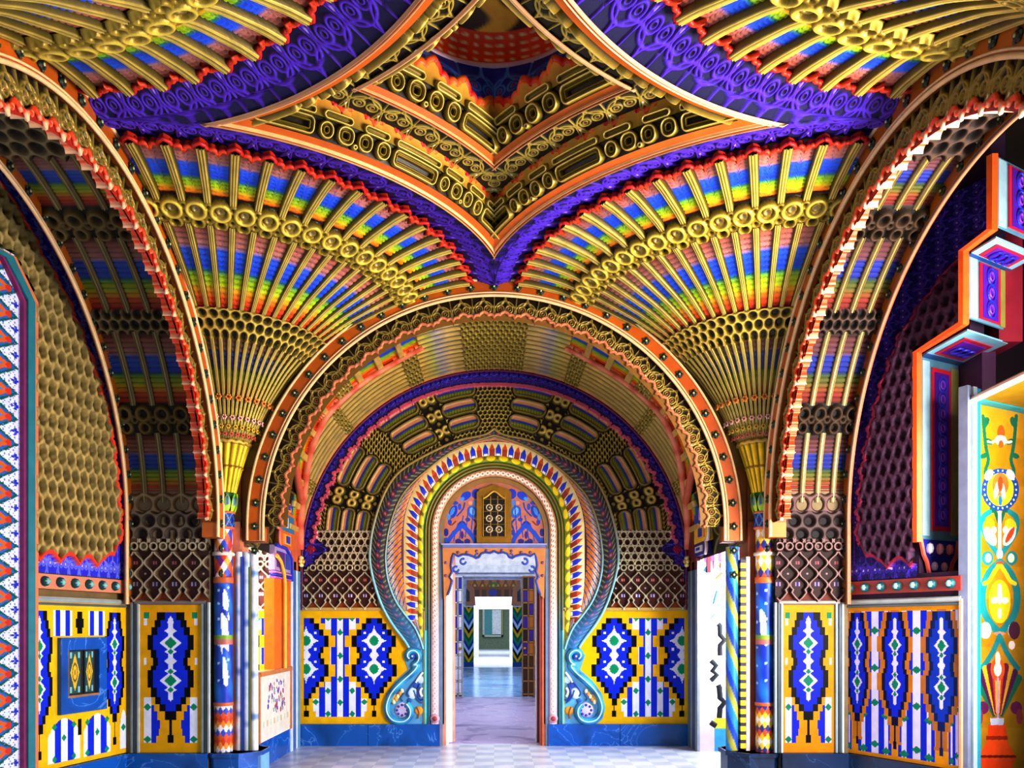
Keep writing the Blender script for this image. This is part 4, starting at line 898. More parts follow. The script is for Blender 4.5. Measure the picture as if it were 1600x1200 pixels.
P = np.stack([np.full((n1 + 1, n2 + 1), .012), np.repeat(yy[:, None], n2 + 1, 1), np.repeat(zz[None], n1 + 1, 0)], -1); g = GB(); g.cells(P, C); g.box((-.12, 0, .28), (.008, 1.27, 1.0), hx('ece4dc')); g.build('floral_board', GLOSS, T)
g = GB()
for a, b in (((-.1, -.03, .28), (.02, .02, 1.0)), ((-.1, 1.25, .28), (.02, 1.32, 1.0)), ((-.1, 0, .98), (.03, 1.3, 1.03))): g.box(a, b, hx('c88a50'))
g.build('frame', GLOSS, T)
def side_wall(sx):
    nm = 'left' if sx < 0 else 'right'
    # orange jamb with stepped corbel
    T = thing('stepped_jamb', ('orange door jamb with yellow rod and stepped corbel on the left of the bay' if sx < 0 else 'yellow and blue stepped corbel above the white doorway, right of the bay'), 'door jamb', (sx * XB, 9.0, 0), 0)
    X0 = (lambda a, b: (min(-sx * a, -sx * b), max(-sx * a, -sx * b)))
    y0, y1 = (0.0, .62) if sx < 0 else (.5, .62)
    if sx < 0:
        g = GB(); xs = X0(-.1, .015); g.box((xs[0], y0 - .1, 1.03), (xs[1], y1, 2.05), hx('e87e10')); g.build('orange_panel', GLOSS, T)
        g = GB(); p = [(.05, .22, z) for z in np.linspace(1.03, 2.0, 10)] + [(.05, .18, 2.12), (.05, .05, 2.24), (.05, -.12, 2.3)]; g.tube(np.array(p), .022, hx('f4c040'), 8); g.build('yellow_rod', GLOSS, T, True)
        g = GB(); 
        for k in range(3): g.box((-.05, -.08 + .0 * k, 2.05 + k * .03), (.03, .6, 2.07 + k * .03), hx(('c06ac8', '3040c0', 'd090c8')[k]))
        g.box((-.05, -.1, 2.14), (.02, .6, 2.42), hx('b8a0c8')); g.box((-.05, -.02, 2.18), (.03, .3, 2.36), hx('6a2c90')); g.box((-.05, .36, 2.18), (.03, .54, 2.36), hx('3a58b0')); g.tube(np.array([(.03, -.1, 2.42), (.03, .35, 2.42), (.03, .6, 2.32), (.03, .62, 2.05)]), .02, hx('2c3cc8'), 6); g.build('violet_capital', GLOSS, T)
    # stepped trefoil corbel
    g = GB(); steps = [(2.42, 2.62, .1, 'e07818'), (2.62, 2.82, -.02, '2a88b0'), (2.82, 3.0, .12, 'e8801c'), (3.0, 3.16, .2, '2438c8'), (3.16, 3.36, .3, 'd8683c')] if sx < 0 else [(2.35, 2.5, .2, '3a2c90'), (2.5, 2.72, .1, 'f8d010'), (2.72, 2.95, .02, '3048c8'), (2.95, 3.18, .05, 'f8d810'), (3.18, 3.34, .2, '3a48c0'), (3.34, 3.5, .3, '7a3a90')]
    for z0, z1, yo, c in steps:
        xs = X0(-.1, .03); g.box((xs[0], yo, z0), (xs[1], .72, z1), hx(c)); xs = X0(.03, .045); g.box((xs[0], yo + .12, z0 + .04), (xs[1], yo + .42, z1 - .04), hx('f0e8e0' if c[0] in '2367' else 'f4b050')); xs = X0(.045, .055); g.box((xs[0], yo + .2, z0 + .06), (xs[1], yo + .34, z1 - .06), hx('2c40c0'))
    g.build('stepped_corbel', GLOSS, T)
    g = GB(); p = []
    for z0, z1, yo, c in steps:
        for q in np.linspace(0, PI, 7): p.append((-sx * .03, yo - .05 * math.sin(q), z0 + (z1 - z0) * (.5 - .5 * math.cos(q))))
    g.tube(np.array(p), .02, hx('e88a78' if sx < 0 else 'f0e0e0'), 6); g.build('scalloped_edge', GLOSS, T, True)
    # corner strip against the end wall
    g = GB(); 
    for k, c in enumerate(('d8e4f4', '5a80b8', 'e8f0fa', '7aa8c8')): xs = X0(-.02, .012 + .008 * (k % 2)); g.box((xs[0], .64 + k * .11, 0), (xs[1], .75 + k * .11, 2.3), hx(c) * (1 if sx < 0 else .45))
    g.build('corner_strip', GLOSS, T)
    xs = X0(-.02, .02); g = GB(); g.box((xs[0], .66, 2.2), (xs[1], 1.14, 3.4), hx('d8743c' if sx < 0 else '7a2410')); g.build('orange_pilaster', GLOSS, T)
    g = GB()
    for k in range(6): a = k * PI / 3; g.ball((-sx * .05, 1.0 + .05 * math.cos(a), 2.32 + .05 * math.sin(a)), .028, hx('f4e8a0'), seg=8)
    g.ball((-sx * .07, 1.0, 2.32), .03, hx('e0b040'), seg=8); g.build('rosette', GILT, T, True)
side_wall(-1); side_wall(1)
# wall above the side openings (hidden behind the groins) and the passages beyond
sbox('wall_left_bay', (-2.75, 8.2, 3.4), (-2.5, DB, 6.2), PLASTER, hx('8a6a30')); sbox('wall_right_bay', (2.5, 8.2, 3.4), (2.75, DB, 6.2), PLASTER, hx('8a6a30'))
# left passage: tiled wall beyond
px = np.linspace(398, 470, 61); py = np.linspace(954, 1131, 121); A, B = np.meshgrid(px, py, indexing='ij'); yq = 9.62
P = np.stack([WX(A, yq) , np.full(A.shape, yq), WZ(B, yq)], -1); c1, c2 = np.meshgrid((px[1:] + px[:-1]) / 2, (py[1:] + py[:-1]) / 2, indexing='ij')
P[..., 0] = np.linspace(-3.1, -2.5, 61)[:, None]
g = GB(); g.cells(P - np.array([-2.8, yq, 0]), tile_a((c1 - 398) * 5.2 + 40, (c2 - 940) * 3.966)); T = thing('passage_tile_wall', 'strip of yellow and blue tiles seen through the left opening of the bay', 'tile panel', (-2.8, yq, 0))
g.build('tile_field', TILE, T); g = GB(); A, B = np.meshgrid(np.linspace(-.3, .3, 90), np.linspace(1.72, 2.5, 120), indexing='ij'); hl, cl = lattice(A / .188, (B - 1.74) / .19); g.grid(np.stack([A, -.03 * hl, B], -1), cl); g.build('lattice_relief', PLASTER, T, True)
sbox('wall_left_passage', (-4.6, yq + .01, 0), (-2.47, yq + .2, 3.4), PLASTER, hx('d8d8e8'))
# right passage: bright white jamb with zigzag tile edge
yq = 9.72; sbox('wall_right_passage', (2.47, yq, 0), (4.6, yq + .2, 3.4), PLASTER, hx('f4f4fc'))
T = thing('white_jamb_panel', 'white plaster jamb panel with black zigzag motif in the right doorway of the bay', 'jamb panel', (2.47, yq, 0))
g = GB(); g.box((0, -.03, 0), (.62, 0, 2.3), hx('f6f6ff')); g.build('plaster_face', PLASTER, T)
g = GB()
for pts, c, w in (([(1121, 975), (1124, 978), (1124, 992), (1131, 1000), (1124, 1008), (1124, 1024)], '141c28', .018), ([(1110, 1032), (1118, 1040), (1112, 1048), (1119, 1054), (1110, 1063)], '182430', .018), ([(1121, 1070), (1123, 1074), (1124, 1090), (1131, 1097), (1124, 1106), (1123, 1121)], '141c28', .02), ([(1109, 1128), (1118, 1134)], '181820', .02), ([(1110, 968), (1119, 960)], '8ab0d8', .015), ([(1118, 945), (1122, 930), (1124, 925)], '80c0d8', .03), ([(1118, 905), (1131, 893), (1120, 880)], 'b87848', .012), ([(1112, 951), (1131, 950)], 'a8b0b8', .008), ([(1100, 893), (1106, 885), (1106, 870)], '2a80a0', .014), ([(1097, 912), (1109, 906)], 'a8c8d8', .01)):
    p = np.array([(WX(a, yq) - 2.47, -.034, WZ(b, yq)) for a, b in pts]); g.tube(p, w * 1.6, hx(c), 6, flat=.2)
g.build('zigzag_motif', GLOSS, T, True)
g = GB(); g.box((.2, -.036, 0), (.62, -.001, .275), hx('3a9ad8')); g.box((.2, -.034, .275), (.62, -.001, .4), hx('f4cc30')); g.box((0, -.034, 0), (.2, -.001, .3), hx('d8c0e4')); g.build('base_strip', GLOSS, T)
g = GB(); g.box((0, -.05, 2.3), (.62, 0, 2.52), hx('7a4a88'))
for k in range(7): g.box((.02 + k * .085, -.055, 2.2 - .04 * (k % 2)), (.065 + k * .085, -.01, 2.42), hx(('f0f0f8', '8a3040', 'e8d8f0')[k % 3]))
g.build('fringed_head', GLOSS, T)

# ------------------------------------------------------------------ enfilade beyond the door
print('enfilade')
sbox('floor_1', (-3.5, 10.3, -.12), (3.5, 17.2, -.002), FLOOR2); sbox('floor_2', (-4, 17.2, -.12), (4, 29.8, -.002), FLOOR3); sbox('floor_3', (-4, 29.8, -.12), (4, 56, .0), PLASTER, hx('e8ecfa'))
D1, D2, D3 = 17.2, 29.8, 40.
def portal_wall(name, d, x0, x1, z1, X, Z, c):
    g = GB(); g.box((-X, d, 0), (x0, d + .3, Z), hx(c)); g.box((x1, d, 0), (X, d + .3, Z), hx(c)); g.box((x0, d, z1), (x1, d + .3, Z), hx(c)); return struct(g.build(name, PLASTER))
portal_wall('wall_room_1', D1, WX(712, D1), WX(832, D1), WZ(905, D1), 3.6, 5, 'f0f2fc')
sbox('ceiling_1', (-3.6, 10.46, 4.6), (3.6, D1, 4.7), PLASTER, hx('f0f2fa'))
sbox('wall_room_1_left', (-3.6, 10.46, 0), (-3.5, D1, 4.6), PLASTER, hx('e8ecf8')); sbox('wall_room_1_right', (3.5, 10.46, 0), (3.6, D1, 4.6), PLASTER, hx('e8ecf8'))
g = GB(); g.box((-2.2, D1 - .16, 2.58), (2.2, D1, 2.66), hx('c8d4e4')); g.box((-2.2, D1 - .22, 2.66), (2.2, D1, 2.82), hx('dfe8f2')); struct(g.build('trim_3', PLASTER))
portal_wall('wall_room_2', D2, WX(740, D2), WX(801, D2), WZ(932, D2), 4, 6, 'dfe6f4')
sbox('ceiling_2', (-4, D1 + .3, 5.2), (4, D2, 5.3), PLASTER, hx('a8a8b8')); sbox('wall_room_2_left', (-4.1, D1 + .3, 0), (-4, D2, 5.2), PLASTER, hx('b8c4dc')); sbox('wall_room_2_right', (4, D1 + .3, 0), (4.1, D2, 5.2), PLASTER, hx('b8c4dc'))
portal_wall('wall_room_3', D3, WX(748, D3), WX(796, D3), WZ(952, D3), 4, 5, 'f0f2f8')
sbox('ceiling_3', (-4, D2 + .3, 5.2), (4, 56, 5.3), PLASTER, hx('e8ecf4')); sbox('wall_room_3_left', (-4.1, D2 + .3, 0), (-4, 56, 5.2), PLASTER, hx('d8e0ec')); sbox('wall_room_3_right', (4, D2 + .3, 0), (4.1, 56, 5.2), PLASTER, hx('d8e0ec'))
sbox('wall_far', (-4, 55, 0), (4, 55.2, 5.2), PLASTER, hx('8aa088'))
T = thing('far_window', 'bright white window with teal shutter at the far end of the enfilade', 'window', (0, 54.9, 0))
g = GB(); g.box((WX(769, 55), -.08, WZ(991, 55)), (WX(783, 55), 0, WZ(953, 55)), hx('f8faff')); g.build('bright_pane', PLASTER, T); g = GB(); g.box((WX(757, 55), -.1, WZ(992, 55)), (WX(769, 55), 0, WZ(953, 55)), hx('5cb0b8')); g.build('teal_shutter', GLOSS, T)
g = GB(); g.box((WX(754, 55), -.12, WZ(995, 55)), (WX(757, 55), 0, WZ(950, 55)), hx('d8dcd8')); g.box((WX(783, 55), -.12, WZ(995, 55)), (WX(786, 55), 0, WZ(950, 55)), hx('a8b078')); g.box((WX(754, 55), -.12, WZ(995, 55)), (WX(786, 55), 0, WZ(992, 55)), hx('d0dcd4')); g.build('frame', GLOSS, T)
# orange painted lunette over the second doorway with chevron pilasters
T = thing('painted_overdoor', 'orange-brown painted overdoor panel above the second doorway of the enfilade', 'overdoor', (0, D2 - .05, 0))
x = np.linspace(730, 812, 83); y = np.linspace(905, 932.5, 29); X, Y = np.meshgrid((x[1:] + x[:-1]) / 2, (y[1:] + y[:-1]) / 2, indexing='ij'); C = base(X.shape, hx('a85414'))
for k in range(7): c = 736 + k * 12; C[np.abs(X - c) < np.clip(918 - Y, 0, 8) * .5] = hx('e08820'); C[np.hypot(X - c - 6, Y - 915) < 2.2] = hx('e8c060')
C[(Y > 922) & (np.sin(X * .55) > -.3)] = hx('6a2c20'); ell(C, X, Y, 770, 926, 7, 6, '2838a8'); ell(C, X, Y, 771, 914, 6, 4, '5a8a30'); ell(C, X, Y, 771, 915, 2.5, 2, 'f0d050')
P = np.stack(np.meshgrid(x, y, indexing='ij'), -1); g = GB(); g.cells(np.stack([WX(P[..., 0], D2), np.full(P.shape[:2], -.06), WZ(P[..., 1], D2)], -1), C); g.build('painted_panel', GLOSS, T)
g = GB()
for s_ in (-1, 1):
    g = GB(); q = [(771 + s_ * 41, 905), (771 + s_ * 30, 920), (771 + s_ * 28, 946), (771 + s_ * 43, 946)]; g.prism(np.array([(WX(a, D2), -.07, WZ(b, D2)) for a, b in q]), (0, .05, 0), hx('c87a50')); q = [(771 + s_ * 42, 920), (771 + s_ * 37, 925), (771 + s_ * 37, 940), (771 + s_ * 42, 940)]; g.prism(np.array([(WX(a, D2), -.09, WZ(b, D2)) for a, b in q]), (0, .03, 0), hx('1c1c3c')); g.build('shoulder', GLOSS, T)
for nm, xa, xb in (('left', 725, 740), ('right', 801, 816)):
    T = thing('chevron_pilaster', 'green, yellow and blue chevron tiled pilaster, ' + nm + ' of the second doorway', 'pilaster', (WX((xa + xb) / 2, D2), D2 - .04, 0), 0, 'chevron pilasters')
    x = np.linspace(xa, xb, 41); z = np.linspace(0.02, 2.25, 151); X, Z = np.meshgrid((x[1:] + x[:-1]) / 2, (z[1:] + z[:-1]) / 2, indexing='ij'); c = (xa + xb) / 2
    v = (Z - np.abs(X - c) / (xb - xa) * .62) / .155; k = np.floor(v).astype(int) % 6; pal = [hx(q) for q in ('0a6a3c', 'e8b810', '10141c', 'c8dcf4', '1c3c98', '1f9078')]; C = np.zeros(X.shape + (3,))
    for i in range(6): C[k == i] = pal[i]
    C[Z < .2] = hx('1c4ca8')
    P = np.stack(np.meshgrid(x, z, indexing='ij'), -1); g = GB(); g.cells(np.stack([WX(P[..., 0], D2) - WX(c, D2), np.full(P.shape[:2], -.04), P[..., 1]], -1), C); g.box((WX(xa, D2) - WX(c, D2), -.035, 0), (WX(xb, D2) - WX(c, D2), .03, 2.3), hx('d8e0ec')); g.build('tile_face', TILE, T)
# door leaves of the first inner doorway
def leaf(label, xa, xb, white):
    T = thing('door_leaf', label, 'door', (WX((xa + xb) / 2, D1), D1 - .12, 0)); w = abs(WX(xb, D1) - WX(xa, D1)); h_ = WZ(903, D1)
    c = '8a7868' if white else '5a3414'; g = GB(); g.box((-w / 2, -.03, .02), (w / 2, .03, h_), hx(c)); pn = g.build('panel', GLOSS, T)
    g = GB()
    for k in range(9):
        z0 = .1 + k * h_ / 9.2
        for j in range(2):
            if (k + j) % 2: cc = '2c2cc0' if white else '3a18a0'
            else: cc = ('f0f4fc' if j else '9a8878') if white else ('b87010' if j else '1c0c08')
            if z0 < .9: cc = 'e4ecf8' if white else ('4a2c10' if j else '3a2210')
            g.box((-w / 2 + .02 + j * w * .5, -.045, z0), (-w / 2 + w * .5 + j * (w * .5 - .02), -.03, z0 + h_ / 9.2 - .05), hx(cc))
    g.build('inlay', GLOSS, pn); g = GB()
    for x_ in (-w / 2, 0, w / 2): g.box((x_ - .012, -.05, .02), (x_ + .012, .0, h_), hx('c8ccd0' if white else 'a87c3c'))
    for k in range(10): z0 = .06 + k * h_ / 9.2; g.box((-w / 2, -.05, z0), (w / 2, 0, z0 + .03), hx('e0e4ec' if white else 'b08040'))
    g.build('lattice_bar', GLOSS, T)
    g = GB(); g.ball((w / 2 - .05 if white else -w / 2 + .05, -.07, 1.05), .03, hx('c8a050')); g.build('knob', GILT, pn, True)
leaf('white and blue panelled door leaf standing open at the left of the inner doorway', 709, 723, True)
leaf('dark brown panelled door leaf standing open at the right of the inner doorway', 816, 834, False)
T = thing('diagonal_tile_strip', 'strip of diagonal yellow, blue and white tiles right of the brown door leaf', 'tile panel', (WX(842, D1), D1 - .03, 0))
x = np.linspace(835, 852, 35); z = np.linspace(.18, 1.22, 81); X, Z = np.meshgrid((x[1:] + x[:-1]) / 2, (z[1:] + z[:-1]) / 2, indexing='ij'); k = np.floor((Z * 70 + X * .9 ) / 16).astype(int) % 5; C = np.zeros(X.shape + (3,))
for i, q in enumerate(('f4c810', '0c5a40', 'f0f4fc', '1c54d0', '2878d8')): C[k == i] = hx(q)
C[(Z > 1.1) | (Z < .36)] = YEL; P = np.stack(np.meshgrid(x, z, indexing='ij'), -1); g = GB(); g.cells(np.stack([WX(P[..., 0], D1) - WX(842, D1), np.full(P.shape[:2], -.012), P[..., 1]], -1), C); g.box((WX(835, D1) - WX(842, D1), -.01, 0), (WX(852, D1) - WX(842, D1), .02, .18), hx('3a98e0')); g.build('tile_face', TILE, T)

# ------------------------------------------------------------------ side recess walls
print('recess walls')
def ray_plane(px, py, p0, d):
    """point where the sight line through (px,py) meets the vertical plane through p0 (x,y) along d"""
    k = (px - CX) / F; t = (k * p0[1] - p0[0]) / (d[0] - k * d[1]); return np.stack([p0[0] + d[0] * t, p0[1] + d[1] * t, EYE + (CY - py) * (p0[1] + d[1] * t) / F], -1)
L0, LD = np.array([-3.58, 7.76]), np.array([-.25, -1.08]); LD = LD / np.hypot(*LD)
R0_, RD = np.array([3.45, 7.76]), np.array([.50, -.96]); RD = RD / np.hypot(*RD)
def wall_uv(p0, d, u, z): return np.stack([p0[0] + d[0] * u, p0[1] + d[1] * u, z], -1)
def u_of(px, p0, d): k = (px - CX) / F; return (k * p0[1] - p0[0]) / (d[0] - k * d[1])
def px_of(u, p0, d): return CX + F * (p0[0] + d[0] * u) / (p0[1] + d[1] * u)
def nrm(d, sx): n = np.array([-d[1], d[0]]); n = n * (1 if n[0] * -sx > 0 else -1); return n
LN, RN = nrm(LD, -1), nrm(RD, 1)
# backing walls
def recess_wall(name, p0, d, u1, n, c, zt=6.2, zq=0):
    g = GB(); a = p0 - n * .02; b = p0 + d * u1 - n * .02; q = -n * .2
    g.prism(np.array([(a[0], a[1], zq), (b[0], b[1], zq), (b[0], b[1], zt), (a[0], a[1], zt)]), (q[0], q[1], 0), c); return struct(g.build(name, PLASTER))
recess_wall('wall_left', L0, LD, u_of(-20, L0, LD), LN, hx('8a7040')); recess_wall('wall_right', R0_, RD, u_of(1434, R0_, RD), RN, hx('3a1c40')); recess_wall('wall_right_sill', R0_ + RD * u_of(1434, R0_, RD), RD, u_of(1506, R0_, RD) - u_of(1434, R0_, RD), RN, hx('3a1c40'), 1.98); recess_wall('wall_right_upper', R0_ + RD * u_of(1434, R0_, RD), RD, u_of(1513, R0_, RD) - u_of(1434, R0_, RD), RN, hx('3a1c40'), 6.2, EYE + 2.5); recess_wall('wall_right_top', R0_ + RD * u_of(1513, R0_, RD), RD, u_of(1546, R0_, RD) - u_of(1513, R0_, RD), RN, hx('3a1c40'), 6.2, EYE + 3.12)
# tile panels on the recess walls
def recess_tiles(label, pxa, pxb, p0, d, n, fn, cx0):
    ua, ub = u_of(pxa, p0, d), u_of(pxb, p0, d); U = np.linspace(ua, ub, 141); Z = np.linspace(1.72, .285, 161)
    A, B = np.meshgrid(U, Z, indexing='ij'); P = wall_uv(p0 + n * .01, d, A, B); uc = (U[1:] + U[:-1]) / 2; pc = px_of(uc, p0, d); zx = (pc - cx0) * 2.38; zy = np.linspace(345, 895, 160); X, Y = np.meshgrid(zx, zy, indexing='ij')
    T = tile_panel('tile_panel', label, P, fn(X, Y) * (1. if cx0 == 0 else np.array([.8, .72, .8]))); g = GB()  # right wall tiles dimmed, the wall's shade painted into their colour
    for zz_, w, c in ((1.74, .025, 'b0b8b8'), (1.70, .012, '6a7880')): g.tube(np.array([wall_uv(p0 + n * .015, d, np.array(ua), np.array(zz_)), wall_uv(p0 + n * .015, d, np.array(ub), np.array(zz_))]), w, hx(c), 6)
    for u_ in (ua, ub): g.tube(np.array([wall_uv(p0 + n * .015, d, np.array(u_), np.array(.28)), wall_uv(p0 + n * .015, d, np.array(u_), np.array(1.74))]), .018, hx('e0a080'), 6)
    o = g.build('border_strip', GLOSS, T); o.location = -Vector(P[0, 0])
    return T
recess_tiles('majolica panel round the blue wall cupboard on the left wall', 206, 53, L0, LD, LN, tile_left, 0)
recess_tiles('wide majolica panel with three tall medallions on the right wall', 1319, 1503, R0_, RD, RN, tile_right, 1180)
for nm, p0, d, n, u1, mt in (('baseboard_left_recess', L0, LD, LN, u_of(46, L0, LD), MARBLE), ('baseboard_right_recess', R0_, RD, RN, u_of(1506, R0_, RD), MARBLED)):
    g = GB(); a, b = p0 + n * .05, p0 + d * u1 + n * .05; g.prism(np.array([(a[0], a[1], 0), (b[0], b[1], 0), (b[0], b[1], .28), (a[0], a[1], .28)]), (-n[0] * .06, -n[1] * .06, 0), WHITE); struct(g.build(nm, mt))
# studded string course
def course(label, pxa, pxb, ya, yb, p0, d, n, c, npx):
    pa, pb = [ray_plane(np.array(float(q)), np.array(float(w)), p0, d) for q, w in ((pxa, ya), (pxa, yb))]; z1, z0 = pa[2], pb[2]; ua, ub = u_of(pxa, p0, d), u_of(pxb, p0, d)
    T = thing('string_course', label, 'string course', tuple(wall_uv(p0, d, np.array(ua), np.array(z0))), 0, 'studded string courses'); L = -np.array(T.location)
    g = GB(); a, b = p0 + d * ua + n * .03, p0 + d * ub + n * .03; g.prism(np.array([(a[0], a[1], z0), (b[0], b[1], z0), (b[0], b[1], z1), (a[0], a[1], z1)]) + L, (-n[0] * .03, -n[1] * .03, 0), c); g.build('band', GLOSS, T)
    for k in range(npx):
        p = wall_uv(p0 + n * .035, d, np.array(ua + (ub - ua) * (k + .5) / npx), np.array((z0 + z1) / 2)) + L; g = GB(); g.ball(p, .045, hx('0c5a60'), (1, 1, 1), 10); g.ball(p + np.array([n[0], n[1], 0]) * .02, .032, hx('90c8c8'), seg=8); g.build('stud', GLOSS, T, True)
    return z0, z1
zl0, zl1 = course('pink studded string course above the left wall tiles', 203, 52, 908, 928, L0, LD, LN, hx('e89878'), 7)
zr0, zr1 = course('dark red studded string course above the right wall tiles', 1321, 1504, 910, 930, R0_, RD, RN, hx('a83a30'), 7)
# honeycomb field + violet border
def honey_wall(label, p0, d, n, umax, zb_, bx, by, cols, sc, sx):
    nu, nv = 340, 560; U = np.linspace(0, umax, nu); Z = np.linspace(zb_, 5.2, nv); A, B = np.meshgrid(U, Z, indexing='ij'); pts = [ray_plane(np.array(float(x)), np.array(float(y)), p0, d) for x, y in zip(bx, by)]
    zt = np.array([p[2] for p in pts]); ut = np.array([np.dot(p[:2] - p0, d) for p in pts]); o_ = np.argsort(zt); lim = np.interp(B, zt[o_], ut[o_])
    cd, cg, cl = [hx(c) for c in cols[:3]]
    x_ = A / sc; y_ = B / (sc * 1.55); dd = hexd(x_, y_); dd = dd + .07 * np.sin(A * 97 + B * 31) * np.sin(B * 71 - A * 23) + .05; h = sm(.12, .5, dd); C = mix(cd, cg, sm(.16, .34, dd)); C = mix(C, cl, sm(.44, .6, dd) * .6)  # pit shade and lighter rims painted from the cell distance
    t = (B * 5.2); k = tref(t) * .06 + .02; violet = A < lim - k + .02
    bt = zb_ + .1 + .08 * np.abs(np.sin(A * 14)) + .35 * np.clip(1 - (A - 0) / .35, 0, 1); violet |= B < bt
    fh, fc = filigree(B * 7 + A * 2, (A * 6) % 1, hx(cols[3]), hx(cols[4]), hx('b08ad0')); fh2, fc2 = filigree(A * 8, np.clip((B - zb_) / .2, 0, 1.2), hx(cols[3]), hx(cols[4]), hx('d0c0e0'))
    C[violet] = np.where((B < bt)[..., None], fc2, fc)[violet]; h[violet] = .1 * fh[violet]
    e = (np.abs(A - (lim - k + .02)) < .018) & (B > bt - .05) | (np.abs(B - bt) < .018) & (A > lim - .05); C[e] = hx(cols[5]); h[e] = .9
    P = wall_uv(p0, d, A, B) + np.array([n[0], n[1], 0]) * (.012 + .06 * h)[..., None]
    o = P[0, 0].copy(); kk = (A < u_of(1434, R0_, RD)) | ((B > EYE + 2.48) & (A < u_of(1513, R0_, RD))) | ((B > EYE + 3.1) & (A < u_of(1546, R0_, RD))) if sx > 0 else (A < u_of(46, L0, LD)) | (B > np.interp(A, [u_of(46, L0, LD), u_of(12, L0, LD)], [ray_plane(np.array(48.), np.array(462.), L0, LD)[2], ray_plane(np.array(14.), np.array(396.), L0, LD)[2]])); kk = kk[:-1, :-1] & kk[1:, 1:] & kk[1:, :-1] & kk[:-1, 1:]
    g = GB(); g.grid(P - o, C, kk); ob = g.build('honeycomb_relief', PLASTER, None, True, tuple(o)); return tag(ob, label, 'wall relief', 'honeycomb wall reliefs')
lb = [(-40, 240), (0, 305), (30, 350), (47, 386), (68, 421), (90, 459), (106, 497), (121, 535), (136, 572), (148, 610), (158, 648), (166, 690), (173, 758), (177, 800), (178, 870), (178, 905)]
honey_wall('gilded honeycomb relief with violet scalloped border on the left wall', L0, LD, LN, u_of(-12, L0, LD), zl1 + .01, [p[0] for p in lb], [p[1] for p in lb], ('3a2008', '9a8444', 'd0bc7c', '2424d0', '8088f8', 'e84018'), .105, -1)
rb = [(1600, 330), (1560, 352), (1510, 402), (1460, 462), (1420, 520), (1392, 590), (1372, 660), (1358, 730), (1352, 800), (1350, 905)]
honey_wall('dark purple honeycomb relief with violet scalloped border on the right wall', R0_, RD, RN, u_of(1570, R0_, RD), zr1 + .01, [p[0] for p in rb], [p[1] for p in rb], ('1c0820', '4a2040', '6a3858', '1c0c78', '5030c8', '9a1c48'), .10, 1)

# wall cupboard in the left tile panel
def lp(px, py, off=0.): q = ray_plane(np.array(float(px)), np.array(float(py)), L0, LD); return q + np.array([LN[0], LN[1], 0]) * off
o0 = lp(124, 1113); T = thing('wall_cupboard', 'small recessed wall cupboard in a blue marble frame on the left wall', 'cupboard', tuple(o0))
ua, ub = u_of(160, L0, LD), u_of(88, L0, LD); zc0, zc1 = lp(124, 1112)[2], lp(124, 996)[2]; ia, ib = u_of(148, L0, LD), u_of(99, L0, LD); iz0, iz1 = lp(124, 1088)[2], lp(124, 1015)[2]
def bar(g, u0, u1, z0, z1, f, b, c):
    a, q = L0 + LD * u0 + LN * f, L0 + LD * u1 + LN * f; w = np.array([(a[0], a[1], z0), (q[0], q[1], z0), (q[0], q[1], z1), (a[0], a[1], z1)]) - o0; g.prism(w, (LN[0] * (b - f), LN[1] * (b - f), 0), c)
g = GB()
for r_ in ((ua, ub, zc0, iz0), (ua, ub, iz1, zc1), (ua, ia, iz0, iz1), (ib, ub, iz0, iz1)): bar(g, *r_, .05, .005, WHITE)
g.build('marble_frame', MARBLE, T)
g = GB(); bar(g, ia, ib, iz0, iz1, .014, .011, hx('2a1a14')); bar(g, ia, ib, iz0, iz0 + .02, .05, .01, hx('b08050')); bar(g, ib - .02, ib, iz0, iz1, .045, .01, hx('8a6a50')); g.build('inner_lining', GLOSS, T)
um = (ia + ib) / 2
for u0, u1 in ((ia + .05, um - .03), (um + .02, ib - .03)):
    g = GB(); bar(g, u0, u1, iz0 + .03, iz1 - .01, .03, .012, hx('1c4a50')); dr = g.build('door', GLOSS, T)
    n1, n2 = 24, 40; uu, zz = np.linspace(u0 + .01, u1 - .01, n1 + 1), np.linspace(iz0 + .04, iz1 - .02, n2 + 1); A, B = np.meshgrid((np.arange(n1) + .5) / n1 * 2 - 1, (np.arange(n2) + .5) / n2 * 2 - 1, indexing='ij')
    C = base(A.shape, hx('1c5c68')); r_ = np.hypot(A / .85, B / .75); C[(np.abs(A) / .9 + np.abs(B) / .95) < 1.0] = hx('e8c020'); C[np.abs(r_ - .55) < .09] = hx('8a6a10'); C[r_ < .2] = hx('a8901c'); C[(np.abs(A) > .6) & (np.abs(B) > .72)] = hx('90c8c8')
    A2, B2 = np.meshgrid(uu, zz, indexing='ij'); g = GB(); g.cells(wall_uv(L0 + LN * .032, LD, A2, B2) - o0, C); m_ = g.build('yellow_medallion', GLOSS, dr)

